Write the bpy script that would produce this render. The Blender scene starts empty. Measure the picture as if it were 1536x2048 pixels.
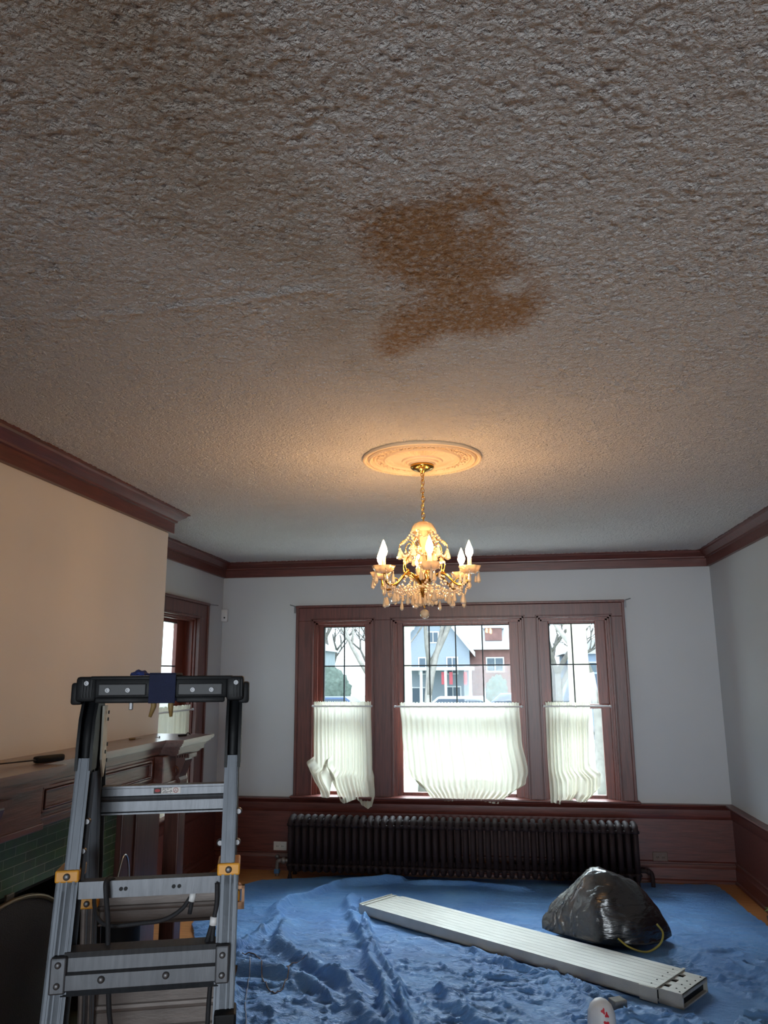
import bpy, bmesh, math, random
import numpy as np
from mathutils import Vector, Matrix, noise
random.seed(7)
PI = math.pi
S = bpy.context.scene
COL = S.collection

# ------------------------------------------------------------------ camera
YAW, PIT, ROL, FPX, EYE = 0.14799832, 0.20893016, -0.00588184, 1532.8, 1.62
cam_d = bpy.data.cameras.new('camera')
cam = bpy.data.objects.new('camera', cam_d); COL.objects.link(cam)
cy, sy, cp, sp, cr, sr = math.cos(YAW), math.sin(YAW), math.cos(PIT), math.sin(PIT), math.cos(ROL), math.sin(ROL)
f_ = Vector((-sy*cp, cy*cp, sp)); r_ = Vector((cy, sy, 0)); u_ = r_.cross(f_)
r2 = r_*cr + u_*sr; u2 = -r_*sr + u_*cr
cam.matrix_world = Matrix(((r2.x, u2.x, -f_.x, 0), (r2.y, u2.y, -f_.y, 0), (r2.z, u2.z, -f_.z, EYE), (0, 0, 0, 1)))
cam_d.sensor_fit = 'VERTICAL'; cam_d.sensor_height = 32.0; cam_d.lens = FPX/2048*32.0
cam_d.clip_start = 0.02; cam_d.clip_end = 300
S.camera = cam

# ------------------------------------------------------------------ world, lights, exposure
W = bpy.data.worlds.new('sky'); S.world = W; W.use_nodes = True
wn = W.node_tree.nodes; wl = W.node_tree.links; wn.clear()
wo = wn.new('ShaderNodeOutputWorld'); bg = wn.new('ShaderNodeBackground')
tc = wn.new('ShaderNodeTexCoord'); nz = wn.new('ShaderNodeTexNoise'); nz.inputs['Scale'].default_value = 2.5
nz.inputs['Detail'].default_value = 4
rp = wn.new('ShaderNodeValToRGB')
rp.color_ramp.elements[0].position = .3; rp.color_ramp.elements[0].color = (.72, .86, 1, 1)
rp.color_ramp.elements[1].position = .7; rp.color_ramp.elements[1].color = (.92, .97, 1, 1)
wl.new(tc.outputs['Generated'], nz.inputs['Vector']); wl.new(nz.outputs['Fac'], rp.inputs['Fac'])
wl.new(rp.outputs['Color'], bg.inputs['Color']); wl.new(bg.outputs['Background'], wo.inputs['Surface'])
bg.inputs['Strength'].default_value = 3.9

def area_light(name, loc, target, sx, sy_, power, color):
    d = bpy.data.lights.new(name, 'AREA'); d.shape = 'RECTANGLE'; d.size = sx; d.size_y = sy_
    d.energy = power; d.color = color
    o = bpy.data.objects.new(name, d); COL.objects.link(o); o.location = loc
    o.rotation_euler = (Vector(target)-Vector(loc)).to_track_quat('-Z', 'Y').to_euler()
    return o
# added fill lamp behind the camera, narrowed to brighten the front wall
area_light('rear_fill_light', (0.3, -2.9, 1.25), (0.1, 6.8, 1.95), 2.2, 1.1, 17, (.84, .93, 1)).data.spread = math.radians(44)
# overcast sky high over the street, shining down through the front windows
area_light('overcast_sky_front', (0.5, 13, 7.0), (-.3, 6.0, .6), 9, 5, 6000, (.80, .90, 1))
# added lamp over the porch; its bounce off the boards lifts the ceiling
area_light('porch_bounce_fill', (-.3, 9.6, 6.0), (-.3, 8.9, 0), 7, 3.2, 2600, (.82, .91, 1))
BULB_STRENGTH = 250

S.view_settings.view_transform = 'Standard'; S.view_settings.look = 'None'
S.view_settings.exposure = 0.0; S.view_settings.gamma = 1.0; S.view_settings.use_curve_mapping = False
try:
    S.cycles.use_denoising = True; S.cycles.max_bounces = 8; S.cycles.diffuse_bounces = 4
    S.cycles.glossy_bounces = 4; S.cycles.transmission_bounces = 6; S.cycles.transparent_max_bounces = 12
    S.cycles.caustics_reflective = False; S.cycles.caustics_refractive = False
    S.cycles.sample_clamp_indirect = 6
except Exception: pass

# ------------------------------------------------------------------ materials
def srgb(r, g, b):
    f = lambda c: (c/255/12.92 if c/255 <= .04045 else ((c/255+.055)/1.055)**2.4)
    return (f(r), f(g), f(b), 1)
def newmat(name):
    m = bpy.data.materials.new(name); m.use_nodes = True
    nt = m.node_tree; b = nt.nodes['Principled BSDF']
    return m, nt, b
def mat(name, c, rough=.5, metal=0, vary=.12, scale=12, bump=0, bscale=60, stretch=(1, 1, 1), spec=None, trans=0, coat=0):
    m, nt, b = newmat(name); N, L = nt.nodes, nt.links
    t = N.new('ShaderNodeTexCoord'); mp = N.new('ShaderNodeMapping'); mp.inputs['Scale'].default_value = stretch
    L.new(t.outputs['Object'], mp.inputs['Vector'])
    n = N.new('ShaderNodeTexNoise'); n.inputs['Scale'].default_value = scale; n.inputs['Detail'].default_value = 5
    L.new(mp.outputs['Vector'], n.inputs['Vector'])
    r = N.new('ShaderNodeValToRGB')
    r.color_ramp.elements[0].position = .3; r.color_ramp.elements[1].position = .7
    r.color_ramp.elements[0].color = tuple(x*(1-vary) for x in c[:3])+(1,)
    r.color_ramp.elements[1].color = tuple(min(1, x*(1+vary)) for x in c[:3])+(1,)
    L.new(n.outputs['Fac'], r.inputs['Fac']); L.new(r.outputs['Color'], b.inputs['Base Color'])
    b.inputs['Roughness'].default_value = rough; b.inputs['Metallic'].default_value = metal
    if spec is not None: b.inputs['Specular IOR Level'].default_value = spec
    b.inputs['Coat Weight'].default_value = coat; b.inputs['Coat Roughness'].default_value = .35
    b.inputs['Transmission Weight'].default_value = trans
    if bump:
        n2 = N.new('ShaderNodeTexNoise'); n2.inputs['Scale'].default_value = bscale; n2.inputs['Detail'].default_value = 4
        L.new(mp.outputs['Vector'], n2.inputs['Vector'])
        bp = N.new('ShaderNodeBump'); bp.inputs['Strength'].default_value = bump; bp.inputs['Distance'].default_value = .01
        L.new(n2.outputs['Fac'], bp.inputs['Height']); L.new(bp.outputs['Normal'], b.inputs['Normal'])
    return m
def emis(name, c, s):
    m, nt, b = newmat(name); b.inputs['Base Color'].default_value = c
    b.inputs['Emission Color'].default_value = c; b.inputs['Emission Strength'].default_value = s
    return m
def wood(name, c, stretch, rough=.38):
    return mat(name, c, rough, 0, .38, 9, .08, 22, stretch, coat=.12)
WC = srgb(88, 43, 36)
WZ = wood('mahogany_vertical', WC, (7, 7, .5)); WX = wood('mahogany_horizontal', WC, (.5, 7, 7)); WY = wood('mahogany_depth', WC, (7, .5, 7))
WS = wood('mahogany_sash', srgb(106, 46, 33), (7, 7, .5))
MANT = wood('dark_mantel_wood', srgb(84, 52, 46), (7, .5, 7), .3); MANTZ = wood('dark_mantel_wood_vertical', srgb(74, 44, 38), (7, 7, .5), .35)
WALL = mat('painted_plaster', srgb(182, 185, 187), .7, 0, .02, 2.5, .05, 160)
WALLB = mat('breast_plaster', srgb(202, 196, 190), .7, 0, .02, 2.5, .05, 160)
ALU = mat('aluminium', srgb(88, 90, 94), .44, .75, .12, 14, .04, 40, (8, 1, 1))
ALUV = mat('aluminium_rail', srgb(86, 90, 96), .52, .7, .12, 10, .03, 40, (6, 6, .6))
ALUD = mat('dusty_aluminium', srgb(118, 110, 106), .55, .45, .18, 9, .08, 50, (1, 4, 4))
STEEL = mat('steel_bolt', srgb(112, 112, 114), .5, .9, .05)
BLK = mat('black_plastic', srgb(18, 19, 21), .5, 0, .15, 20, .05, 90, spec=.16)
DGREY = mat('charcoal_plastic', srgb(26, 27, 30), .55, 0, .1, 20, .05, 90)
NAVY = mat('navy_cloth', srgb(16, 24, 52), .9, 0, .15, 30, .3, 200)
TAN = mat('tan_wood_handle', srgb(120, 96, 52), .6, 0, .2, 20)
ORANGE = mat('orange_plastic', srgb(196, 134, 30), .45, 0, .12, 20)
CORD = mat('black_cord', srgb(24, 24, 28), .75, 0, .1, 60, .2, 250)
WHITE = mat('white_plastic', srgb(205, 205, 205), .45, 0, .03)
IRON = mat('painted_cast_iron', srgb(38, 27, 29), .7, 0, .16, 20, .1, 60, spec=.25)
BRASS = mat('polished_brass', srgb(205, 160, 80), .2, 1, .08)
PLAST = mat('medallion_plaster', srgb(212, 186, 152), .6, 0, .05, 20, .06, 90)
CHROME = mat('chrome', srgb(215, 215, 215), .12, 1, .03)
BRK = mat('black_brick', srgb(22, 18, 16), .9, 0, .3, 14, .3, 40)
FLOOR = mat('oak_floor', srgb(176, 120, 72), .42, 0, .2, 6, .05, 30, (1, 9, 1))
LEAD = mat('lead_muntin', srgb(22, 34, 38), .5, .3, .05)
LEAF = mat('leaf_green', srgb(96, 130, 60), .6, 0, .25, 30)
STONE = mat('grey_block', srgb(120, 118, 112), .8, 0, .1, 30, .1, 80)

def glass_mat():
    m = bpy.data.materials.new('window_glass'); m.use_nodes = True; nt = m.node_tree; N, L = nt.nodes, nt.links; N.clear()
    o = N.new('ShaderNodeOutputMaterial'); t = N.new('ShaderNodeBsdfTransparent'); g = N.new('ShaderNodeBsdfGlossy')
    g.inputs['Roughness'].default_value = .02; mx = N.new('ShaderNodeMixShader'); lw_ = N.new('ShaderNodeLayerWeight'); lw_.inputs['Blend'].default_value = .5; pw = N.new('ShaderNodeMath'); pw.operation = 'POWER'; pw.inputs[1].default_value = 5; L.new(lw_.outputs['Facing'], pw.inputs[0]); fr = N.new('ShaderNodeMath'); fr.operation = 'MULTIPLY_ADD'; fr.inputs[1].default_value = .6; fr.inputs[2].default_value = .008; L.new(pw.outputs[0], fr.inputs[0])
    t.inputs['Color'].default_value = (.94, .98, .98, 1)
    L.new(fr.outputs[0], mx.inputs[0]); L.new(t.outputs[0], mx.inputs[1]); L.new(g.outputs[0], mx.inputs[2]); L.new(mx.outputs[0], o.inputs[0]); return m
GLASS = glass_mat()
def curtain_mat():
    m = bpy.data.materials.new('sheer_curtain'); m.use_nodes = True; nt = m.node_tree; N, L = nt.nodes, nt.links; N.clear()
    o = N.new('ShaderNodeOutputMaterial'); d = N.new('ShaderNodeBsdfDiffuse'); t = N.new('ShaderNodeBsdfTranslucent'); tr = N.new('ShaderNodeBsdfTransparent')
    t_ = N.new('ShaderNodeTexCoord'); wv = N.new('ShaderNodeTexNoise'); wv.inputs['Scale'].default_value = 350
    L.new(t_.outputs['Object'], wv.inputs['Vector'])
    cr_ = N.new('ShaderNodeValToRGB'); cr_.color_ramp.elements[0].color = (.60, .58, .47, 1); cr_.color_ramp.elements[1].color = (.72, .70, .60, 1)
    L.new(wv.outputs['Fac'], cr_.inputs['Fac'])
    for n in (d, t): L.new(cr_.outputs['Color'], n.inputs['Color'])
    a = N.new('ShaderNodeMixShader'); a.inputs[0].default_value = .24; b = N.new('ShaderNodeMixShader'); b.inputs[0].default_value = .05
    L.new(d.outputs[0], a.inputs[1]); L.new(t.outputs[0], a.inputs[2]); L.new(a.outputs[0], b.inputs[1]); L.new(tr.outputs[0], b.inputs[2]); L.new(b.outputs[0], o.inputs[0]); return m
CURT = curtain_mat()
def crystal_mat(name, tint, clear):
    m = bpy.data.materials.new(name); m.use_nodes = True; nt = m.node_tree; N, L = nt.nodes, nt.links; N.clear()
    o = N.new('ShaderNodeOutputMaterial'); tr = N.new('ShaderNodeBsdfTransparent'); g = N.new('ShaderNodeBsdfGlossy'); tl = N.new('ShaderNodeBsdfTranslucent')
    d = N.new('ShaderNodeBsdfDiffuse'); ad = N.new('ShaderNodeMixShader'); ad.inputs[0].default_value = .5
    d.inputs['Color'].default_value = tint; tl.inputs['Color'].default_value = tint; tr.inputs['Color'].default_value = (1, .96, .9, 1)
    g.inputs['Roughness'].default_value = .06; g.inputs['Color'].default_value = (1, .95, .88, 1)
    L.new(d.outputs[0], ad.inputs[1]); L.new(tl.outputs[0], ad.inputs[2])
    m1 = N.new('ShaderNodeMixShader'); m1.inputs[0].default_value = clear; m2 = N.new('ShaderNodeMixShader'); lw = N.new('ShaderNodeLayerWeight'); lw.inputs['Blend'].default_value = .45
    L.new(ad.outputs[0], m1.inputs[1]); L.new(tr.outputs[0], m1.inputs[2]); L.new(lw.outputs['Facing'], m2.inputs[0])
    L.new(m1.outputs[0], m2.inputs[1]); L.new(g.outputs[0], m2.inputs[2]); L.new(m2.outputs[0], o.inputs[0]); return m
CRYS = crystal_mat('cut_crystal', (.95, .78, .55, 1), .25); DISH = crystal_mat('frosted_glass', (.97, .74, .45, 1), .10)

# ------------------------------------------------------------------ mesh helpers
class MB:
    def __init__(self): self.bm = bmesh.new()
    def _xf(self, vs, M):
        if M is not None: bmesh.ops.transform(self.bm, matrix=M, verts=vs)
    def box(self, x0, x1, y0, y1, z0, z1, bev=0, M=None):
        r = bmesh.ops.create_cube(self.bm, size=1); vs = r['verts']
        for v in vs: v.co = Vector(((x0+x1)/2+v.co.x*(x1-x0), (y0+y1)/2+v.co.y*(y1-y0), (z0+z1)/2+v.co.z*(z1-z0)))
        if bev:
            es = list({e for v in vs for e in v.link_edges})
            rr = bmesh.ops.bevel(self.bm, geom=es, offset=bev, segments=2, profile=.5, affect='EDGES')
            vs = list({v for f in rr['faces'] for v in f.verts} | {v for v in vs if v.is_valid})
        self._xf(vs, M); return self
    def lathe(self, prof, n=24, M=None, flute=0, nf=0, a0=0, a1=2*PI, ring=True):
        rings = []
        full = abs(a1-a0-2*PI) < 1e-6
        k = n if full else n+1
        for (r, z) in prof:
            ring_ = []
            for i in range(k):
                a = a0+(a1-a0)*i/n; rr = r*(1+flute*math.cos(nf*a)) if flute else r
                ring_.append(self.bm.verts.new((rr*math.cos(a), rr*math.sin(a), z)))
            rings.append(ring_)
        for a, b in zip(rings, rings[1:]):
            for i in range(k if full else k-1):
                j = (i+1) % k
                try: self.bm.faces.new((a[i], a[j], b[j], b[i]))
                except Exception: pass
        if full:
            for rg, rv in ((rings[0], prof[0][0]), (rings[-1], prof[-1][0])):
                if rv > 1e-5:
                    try: self.bm.faces.new(rg)
                    except Exception: pass
        self._xf([v for rg in rings for v in rg], M); return self
    def tube(self, pts, r, n=8, closed=False, rr=None):
        pts = [Vector(p) for p in pts]; m = len(pts); rings = []
        up = None
        for i, p in enumerate(pts):
            if closed: d = pts[(i+1) % m]-pts[i-1]
            else: d = pts[min(i+1, m-1)]-pts[max(i-1, 0)]
            d.normalize()
            if up is None:
                up = Vector((0, 0, 1)) if abs(d.z) < .9 else Vector((1, 0, 0))
            s = d.cross(up)
            if s.length < 1e-6: s = d.orthogonal()
            s.normalize(); t = s.cross(d).normalized(); up = t
            R = rr[i] if rr else r
            rings.append([self.bm.verts.new(p+(s*math.cos(2*PI*k/n)+t*math.sin(2*PI*k/n))*R) for k in range(n)])
        for i in range(m if closed else m-1):
            a, b = rings[i], rings[(i+1) % m]
            for k in range(n):
                try: self.bm.faces.new((a[k], a[(k+1) % n], b[(k+1) % n], b[k]))
                except Exception: pass
        if not closed:
            for rg in (rings[0], rings[-1]):
                try: self.bm.faces.new(rg)
                except Exception: pass
        return self
    def ball(self, c, r, sx=1, sy=1, sz=1, n=12):
        rs = bmesh.ops.create_uvsphere(self.bm, u_segments=n, v_segments=max(5, n*2//3), radius=r)
        for v in rs['verts']: v.co = Vector((v.co.x*sx+c[0], v.co.y*sy+c[1], v.co.z*sz+c[2]))
        return self
    def cyl(self, p, q, r, n=12): return self.tube([p, q], r, n)
    def extr(self, prof, path, closed=False):
        """profile (offset to the left of travel, z) swept with mitres along a flat path of (x, y)"""
        P = [Vector((p[0], p[1])) for p in path]; m = len(P); rings = []
        for i in range(m):
            if closed or 0 < i < m-1:
                d0 = (P[i]-P[i-1]).normalized(); d1 = (P[(i+1) % m]-P[i]).normalized()
            elif i == 0: d0 = d1 = (P[1]-P[0]).normalized()
            else: d0 = d1 = (P[-1]-P[-2]).normalized()
            n0 = Vector((-d0.y, d0.x)); n1 = Vector((-d1.y, d1.x)); b = (n0+n1).normalized(); b = b/max(.2, b.dot(n0))
            rings.append([self.bm.verts.new((P[i].x+b.x*o, P[i].y+b.y*o, z)) for o, z in prof])
        k = len(prof)
        for i in range(m if closed else m-1):
            a, b = rings[i], rings[(i+1) % m]
            for j in range(k): self.bm.faces.new((a[j], a[(j+1) % k], b[(j+1) % k], b[j]))
        if not closed:
            self.bm.faces.new(rings[0]); self.bm.faces.new(rings[-1])
        return self
    def prism(self, poly, axis, a, b):
        """polygon extruded along an axis; poly holds the other two coordinates in xyz order"""
        def mk(p, t):
            if axis == 'x': return (t, p[0], p[1])
            if axis == 'y': return (p[0], t, p[1])
            return (p[0], p[1], t)
        A = [self.bm.verts.new(mk(p, a)) for p in poly]; B = [self.bm.verts.new(mk(p, b)) for p in poly]; n = len(poly)
        self.bm.faces.new(A); self.bm.faces.new(B)
        for i in range(n): self.bm.faces.new((A[i], A[(i+1) % n], B[(i+1) % n], B[i]))
        return self
    def build(self, name, m, parent=None, smooth=False, angle=None):
        bmesh.ops.recalc_face_normals(self.bm, faces=self.bm.faces[:])
        me = bpy.data.meshes.new(name); self.bm.to_mesh(me); self.bm.free()
        me.materials.append(m)
        if smooth:
            for p in me.polygons: p.use_smooth = True
            if angle is not None:
                try: me.set_sharp_from_angle(angle=math.radians(angle))
                except Exception: pass
        o = bpy.data.objects.new(name, me); COL.objects.link(o)
        if parent is not None: o.parent = parent
        return o
def tag(o, label=None, cat=None, group=None, kind=None):
    if label: o['label'] = label
    if cat: o['category'] = cat
    if group: o['group'] = group
    if kind: o['kind'] = kind
    return o
def empty(name, loc, rz=0):
    o = bpy.data.objects.new(name, None); COL.objects.link(o); o.location = loc; o.rotation_euler = (0, 0, rz); return o
def struct(o): o['kind'] = 'structure'; return o
def copy_tree(o, parent=None):
    c = o.copy(); COL.objects.link(c)
    if parent is not None: c.parent = parent
    for ch in [x for x in o.children]: copy_tree(ch, c)
    return c
def smooth_pts(pts, n=6):
    """Catmull-Rom through the points"""
    P = [Vector(p) for p in pts]; P = [P[0]*2-P[1]]+P+[P[-1]*2-P[-2]]; out = []
    for i in range(1, len(P)-2):
        for k in range(n):
            t = k/n; a, b, c, d = P[i-1], P[i], P[i+1], P[i+2]
            out.append(.5*((2*b)+(c-a)*t+(2*a-5*b+4*c-d)*t*t+(3*b-a-3*c+d)*t*t*t))
    out.append(P[-2]); return out

# ------------------------------------------------------------------ room numbers
XL, XR, YB, YF, H = -2.53, 1.78, 6.82, -3.1, 2.64
BX, BY0, BY1 = -2.06, 2.3, 4.53          # chimney breast face and its two corners
WIN = [(-1.665, -1.125), (-.945, .19), (.325, .925)]   # openings in the front wall
WZ0, WZ1 = .585, 2.095
LW = (4.90, 6.21)                         # opening in the left wall

def seg_d(x, y, pts):
    d = np.full(x.shape, 9.); pts = np.array(pts); side = np.zeros(x.shape)
    for a, b in zip(pts[:-1], pts[1:]):
        ex, ey = b-a; l2 = ex*ex+ey*ey
        t = np.clip(((x-a[0])*ex+(y-a[1])*ey)/l2, 0, 1); dd = np.hypot(x-a[0]-t*ex, y-a[1]-t*ey)
        s = np.sign(ex*(y-a[1])-ey*(x-a[0])); side = np.where(dd < d, s, side); d = np.minimum(d, dd)
    return d, side
def vnoise(x, y, seed):
    rs = np.random.RandomState(seed); g = rs.rand(256, 256)
    xi, yi = np.floor(x).astype(int), np.floor(y).astype(int); fx, fy = x-xi, y-yi
    fx = fx*fx*(3-2*fx); fy = fy*fy*(3-2*fy); a = g[yi % 256, xi % 256]; b = g[yi % 256, (xi+1) % 256]; c = g[(yi+1) % 256, xi % 256]; d = g[(yi+1) % 256, (xi+1) % 256]
    return (a*(1-fx)+b*fx)*(1-fy)+(c*(1-fx)+d*fx)*fy
def ridged(x, y, seed): return 1-np.abs(2*vnoise(x, y, seed)-1)

# ------------------------------------------------------------------ ceiling with popcorn texture and water stain
def ceiling():
    xs = np.arange(XL-.1, XR+.11, .0072); ys = np.concatenate([np.arange(YF-.1, .8, .06), np.arange(.8, 4.6, .0072), np.arange(4.6, YB+.11, .018)])
    gx, gy = np.meshgrid(xs, ys); nx, ny = len(xs), len(ys)
    rs = np.random.RandomState(3); w = rs.rand(ny, nx)      # popcorn grains
    w = (w+.6*(np.roll(w, 1, 0)+np.roll(w, 1, 1)+np.roll(w, -1, 0)+np.roll(w, -1, 1))/2)/2.2
    w = np.clip((w-.32)/.36, 0, 1)**1.3*(.75+.5*vnoise(gx*9, gy*9, 21))*(.8+.4*vnoise(gx*40, gy*40, 22))
    dl, _s = seg_d(gx, gy, [(-1.5, 1.89), (-1.1, 1.90), (-.77, 1.895), (-.5, 1.852), (-.42, 1.86)])
    disp = .0042*w+.004*np.exp(-(dl/.018)**2)*(.5+vnoise(gx*14, gy*14, 23))
    disp = np.where((np.hypot(gx+.342, gy-3.55) < .29), .0, disp)
    co = np.stack([gx.ravel(), gy.ravel(), (H-disp).ravel()], 1)
    idx = np.arange(nx*ny).reshape(ny, nx)
    fc = np.stack([idx[:-1, :-1], idx[1:, :-1], idx[1:, 1:], idx[:-1, 1:]], -1).reshape(-1, 4)
    me = bpy.data.meshes.new('ceiling'); me.from_pydata(co.tolist(), [], fc.tolist())
    def poly_d(pts):   # signed distance, + inside
        P = np.array(pts); x, y = co[:, 0], co[:, 1]; d = np.full(len(x), 9.); ins = np.zeros(len(x), bool)
        for i in range(len(P)):
            a, b = P[i], P[(i+1) % len(P)]; e = b-a
            t = np.clip(((x-a[0])*e[0]+(y-a[1])*e[1])/(e@e), 0, 1)
            d = np.minimum(d, np.hypot(x-a[0]-t*e[0], y-a[1]-t*e[1]))
            c = ((a[1] > y) != (b[1] > y)); ins ^= c & (x < (b[0]-a[0])*(y-a[1])/(b[1]-a[1]+1e-12)+a[0])
        return np.where(ins, d, -d)
    upper = [(-.28, 1.53), (-.186, 1.51), (-.10, 1.51), (-.04, 1.47), (.026, 1.48), (.042, 1.59), (.046, 1.74), (.10, 1.83), (.125, 1.92), (.140, 2.0), (.125, 2.10), (.09, 2.17), (0, 2.20), (-.149, 2.187), (-.234, 2.254), (-.33, 2.31), (-.34, 2.2), (-.28, 2.06), (-.19, 1.95), (-.17, 1.89), (-.274, 1.80), (-.29, 1.64)]
    s = np.clip(.66+poly_d(upper)/.12, 0, 1)
    hole = np.exp(-(((co[:, 0]+.03)/.035)**2+((co[:, 1]-1.585)/.035)**2)); s = s*(1-.85*hole)
    hole = np.exp(-(((co[:, 0]-.065)/.05)**2+((co[:, 1]-1.915)/.055)**2)); s = s*(1-.95*hole)
    faint = [(-.9, .7), (-.1, .7), (-.28, 1.1), (-.36, 1.3), (-.3, 1.6), (-.28, 2.0), (-.36, 2.4), (-.6, 2.35), (-.5, 1.9), (-.8, 1.5)]  # brownish dirt patches; the near ceiling's dimness is put into this colour too
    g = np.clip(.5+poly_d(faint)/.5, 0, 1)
    for nm, v in (('stain', s), ('dirt_dimming', g)):
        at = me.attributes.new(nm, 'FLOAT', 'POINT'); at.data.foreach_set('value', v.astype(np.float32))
    m, nt, b = newmat('popcorn_ceiling'); N, L = nt.nodes, nt.links
    t = N.new('ShaderNodeTexCoord')
    def nzn(scale, det, rough=.5):
        n = N.new('ShaderNodeTexNoise'); n.inputs['Scale'].default_value = scale; n.inputs['Detail'].default_value = det
        n.inputs['Roughness'].default_value = rough; L.new(t.outputs['Object'], n.inputs['Vector']); return n
    def math_(op, a, c):
        n = N.new('ShaderNodeMath'); n.operation = op; n.use_clamp = op in ('MINIMUM', 'SUBTRACT') and False
        for i, q in enumerate((a, c)):
            if isinstance(q, (int, float)): n.inputs[i].default_value = q
            else: L.new(q, n.inputs[i])
        return n.outputs[0]
    def attr(nm):
        n = N.new('ShaderNodeAttribute'); n.attribute_name = nm; return n.outputs['Fac']
    edge = nzn(55, 6, .7); big = nzn(7, 3)
    def ramp(x, lo, hi):
        n = N.new('ShaderNodeMapRange'); n.inputs['From Min'].default_value = lo; n.inputs['From Max'].default_value = hi; L.new(x, n.inputs['Value']); return n.outputs['Result']
    sv = math_('ADD', attr('stain'), math_('MULTIPLY', math_('SUBTRACT', edge.outputs['Fac'], .5), 3.0))
    sv = math_('ADD', sv, math_('MULTIPLY', math_('SUBTRACT', big.outputs['Fac'], .5), .5))
    sf = math_('MULTIPLY', ramp(sv, .15, 1.15), ramp(attr('stain'), .02, .45))
    dv = math_('ADD', attr('dirt_dimming'), math_('MULTIPLY', math_('SUBTRACT', big.outputs['Fac'], .5), 1.2))
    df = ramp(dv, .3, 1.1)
    def mix(f, a, c):
        n = N.new('ShaderNodeMix'); n.data_type = 'RGBA'
        L.new(f, n.inputs[0])
        if isinstance(a, tuple): n.inputs[6].default_value = a
        else: L.new(a, n.inputs[6])
        n.inputs[7].default_value = c; return n.outputs[2]
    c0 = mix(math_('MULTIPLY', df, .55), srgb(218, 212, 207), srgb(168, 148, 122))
    c1 = mix(math_('MULTIPLY', sf, .97), c0, srgb(172, 128, 86))
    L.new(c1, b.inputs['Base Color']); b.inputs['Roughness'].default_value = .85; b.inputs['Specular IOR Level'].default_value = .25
    n1 = nzn(92, 4, .6); n1.inputs['Distortion'].default_value = .35; n2 = nzn(240, 2, .5); v = N.new('ShaderNodeTexVoronoi'); v.inputs['Scale'].default_value = 125; v.feature = 'SMOOTH_F1'
    wv = N.new('ShaderNodeVectorMath'); wv.operation = 'MULTIPLY_ADD'; wv.inputs[1].default_value = (.012, .012, .012); L.new(n1.outputs['Color'], wv.inputs[0]); L.new(t.outputs['Object'], wv.inputs[2]); L.new(wv.outputs[0], v.inputs['Vector'])
    h = math_('ADD', math_('MULTIPLY', ramp(n1.outputs['Fac'], .3, .7), 1.0), math_('MULTIPLY', n2.outputs['Fac'], .35))
    h = math_('SUBTRACT', h, math_('MULTIPLY', v.outputs['Distance'], .7))
    bp = N.new('ShaderNodeBump'); bp.inputs['Strength'].default_value = 1.0; bp.inputs['Distance'].default_value = .010
    L.new(h, bp.inputs['Height']); L.new(bp.outputs['Normal'], b.inputs['Normal'])
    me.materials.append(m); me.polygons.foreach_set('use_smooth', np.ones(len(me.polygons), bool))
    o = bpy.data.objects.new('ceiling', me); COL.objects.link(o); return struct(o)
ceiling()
struct(MB().box(XL-.2, XR+.2, YF-.2, YB+.24, H+.012, H+.14).build('ceiling_slab', WALL))
struct(MB().box(XL-.3, XR+.3, YF-.2, YB+.02, -.06, 0).build('floor', FLOOR))

# ------------------------------------------------------------------ walls
m = MB(); xs = [XL-.13]+[v for w in WIN for v in w]+[XR+.2]
for i in range(0, 8, 2): m.box(xs[i], xs[i+1], YB, YB+.24, 0, H+.01)
for a, b in WIN: m.box(a, b, YB, YB+.24, 0, WZ0); m.box(a, b, YB, YB+.24, WZ1, H+.01)
struct(m.build('wall_front', WALL))
m = MB(); m.box(XL-.13, XL, YF, LW[0], 0, H+.01).box(XL-.13, XL, LW[1], YB, 0, H+.01).box(XL-.13, XL, LW[0], LW[1], 0, WZ0).box(XL-.13, XL, LW[0], LW[1], WZ1, H+.01)
struct(m.build('wall_left', WALL))
struct(MB().box(XR, XR+.2, YF, YB, 0, H+.01).build('wall_right', WALL))
m = MB().box(XL-.2, -1.0, YF-.15, YF, 0, H+.01).box(1.6, XR+.2, YF-.15, YF, 0, H+.01).box(-1.0, 1.6, YF-.15, YF, 0, .7).box(-1.0, 1.6, YF-.15, YF, 1.85, H+.01)  # unseen opening, sized for the light it lets in
struct(m.build('wall_rear', WALL))
# chimney breast with the firebox hollow
FY0, FY1, FZ = 3.02, 3.92, .74
m = MB().box(XL, BX, BY0, BY1, FZ, H).box(XL, BX, BY0, FY0, 0, FZ).box(XL, BX, FY1, BY1, 0, FZ)
struct(m.build('wall_chimney_breast', WALLB))

# ------------------------------------------------------------------ crown moulding, wainscot, baseboards
crown_prof = [(0, 2.505), (.028, 2.505), (.028, 2.572), (.040, 2.576), (.042, 2.586), (.050, 2.592), (.066, 2.606), (.084, 2.618), (.088, 2.628), (.100, 2.632), (.100, 2.641), (0, 2.641)]
m = MB().extr(crown_prof, [(XR, YF), (XR, YB), (XL, YB), (XL, BY1+.004)]); struct(m.build('trim_1', WX, None, True, 25))
m = MB().extr(crown_prof, [(XL, BY1), (BX, BY1), (BX, BY0), (XL, BY0)][::-1][::-1])
struct(m.build('trim_2', WY, None, True, 25))
cap_prof = [(0, .47), (.012, .47), (.018, .482), (.022, .50), (.022, .545), (.034, .556), (.040, .566), (.062, .572), (.066, .580), (.062, .588), (0, .588)]
base_prof = [(0, 0), (.036, 0), (.036, .018), (.024, .026), (.022, .105), (.014, .118), (.010, .132), (0, .135)]
panel_prof = [(0, .1), (.008, .1), (.008, .5), (0, .5)]
pathR = [(XR, YF), (XR, YB), (XL, YB), (XL, BY1)]
struct(MB().extr(cap_prof, pathR).build('trim_3', WX, None, True, 25))
struct(MB().extr(base_prof, pathR).build('baseboard_front', WX, None, True, 25))
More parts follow.
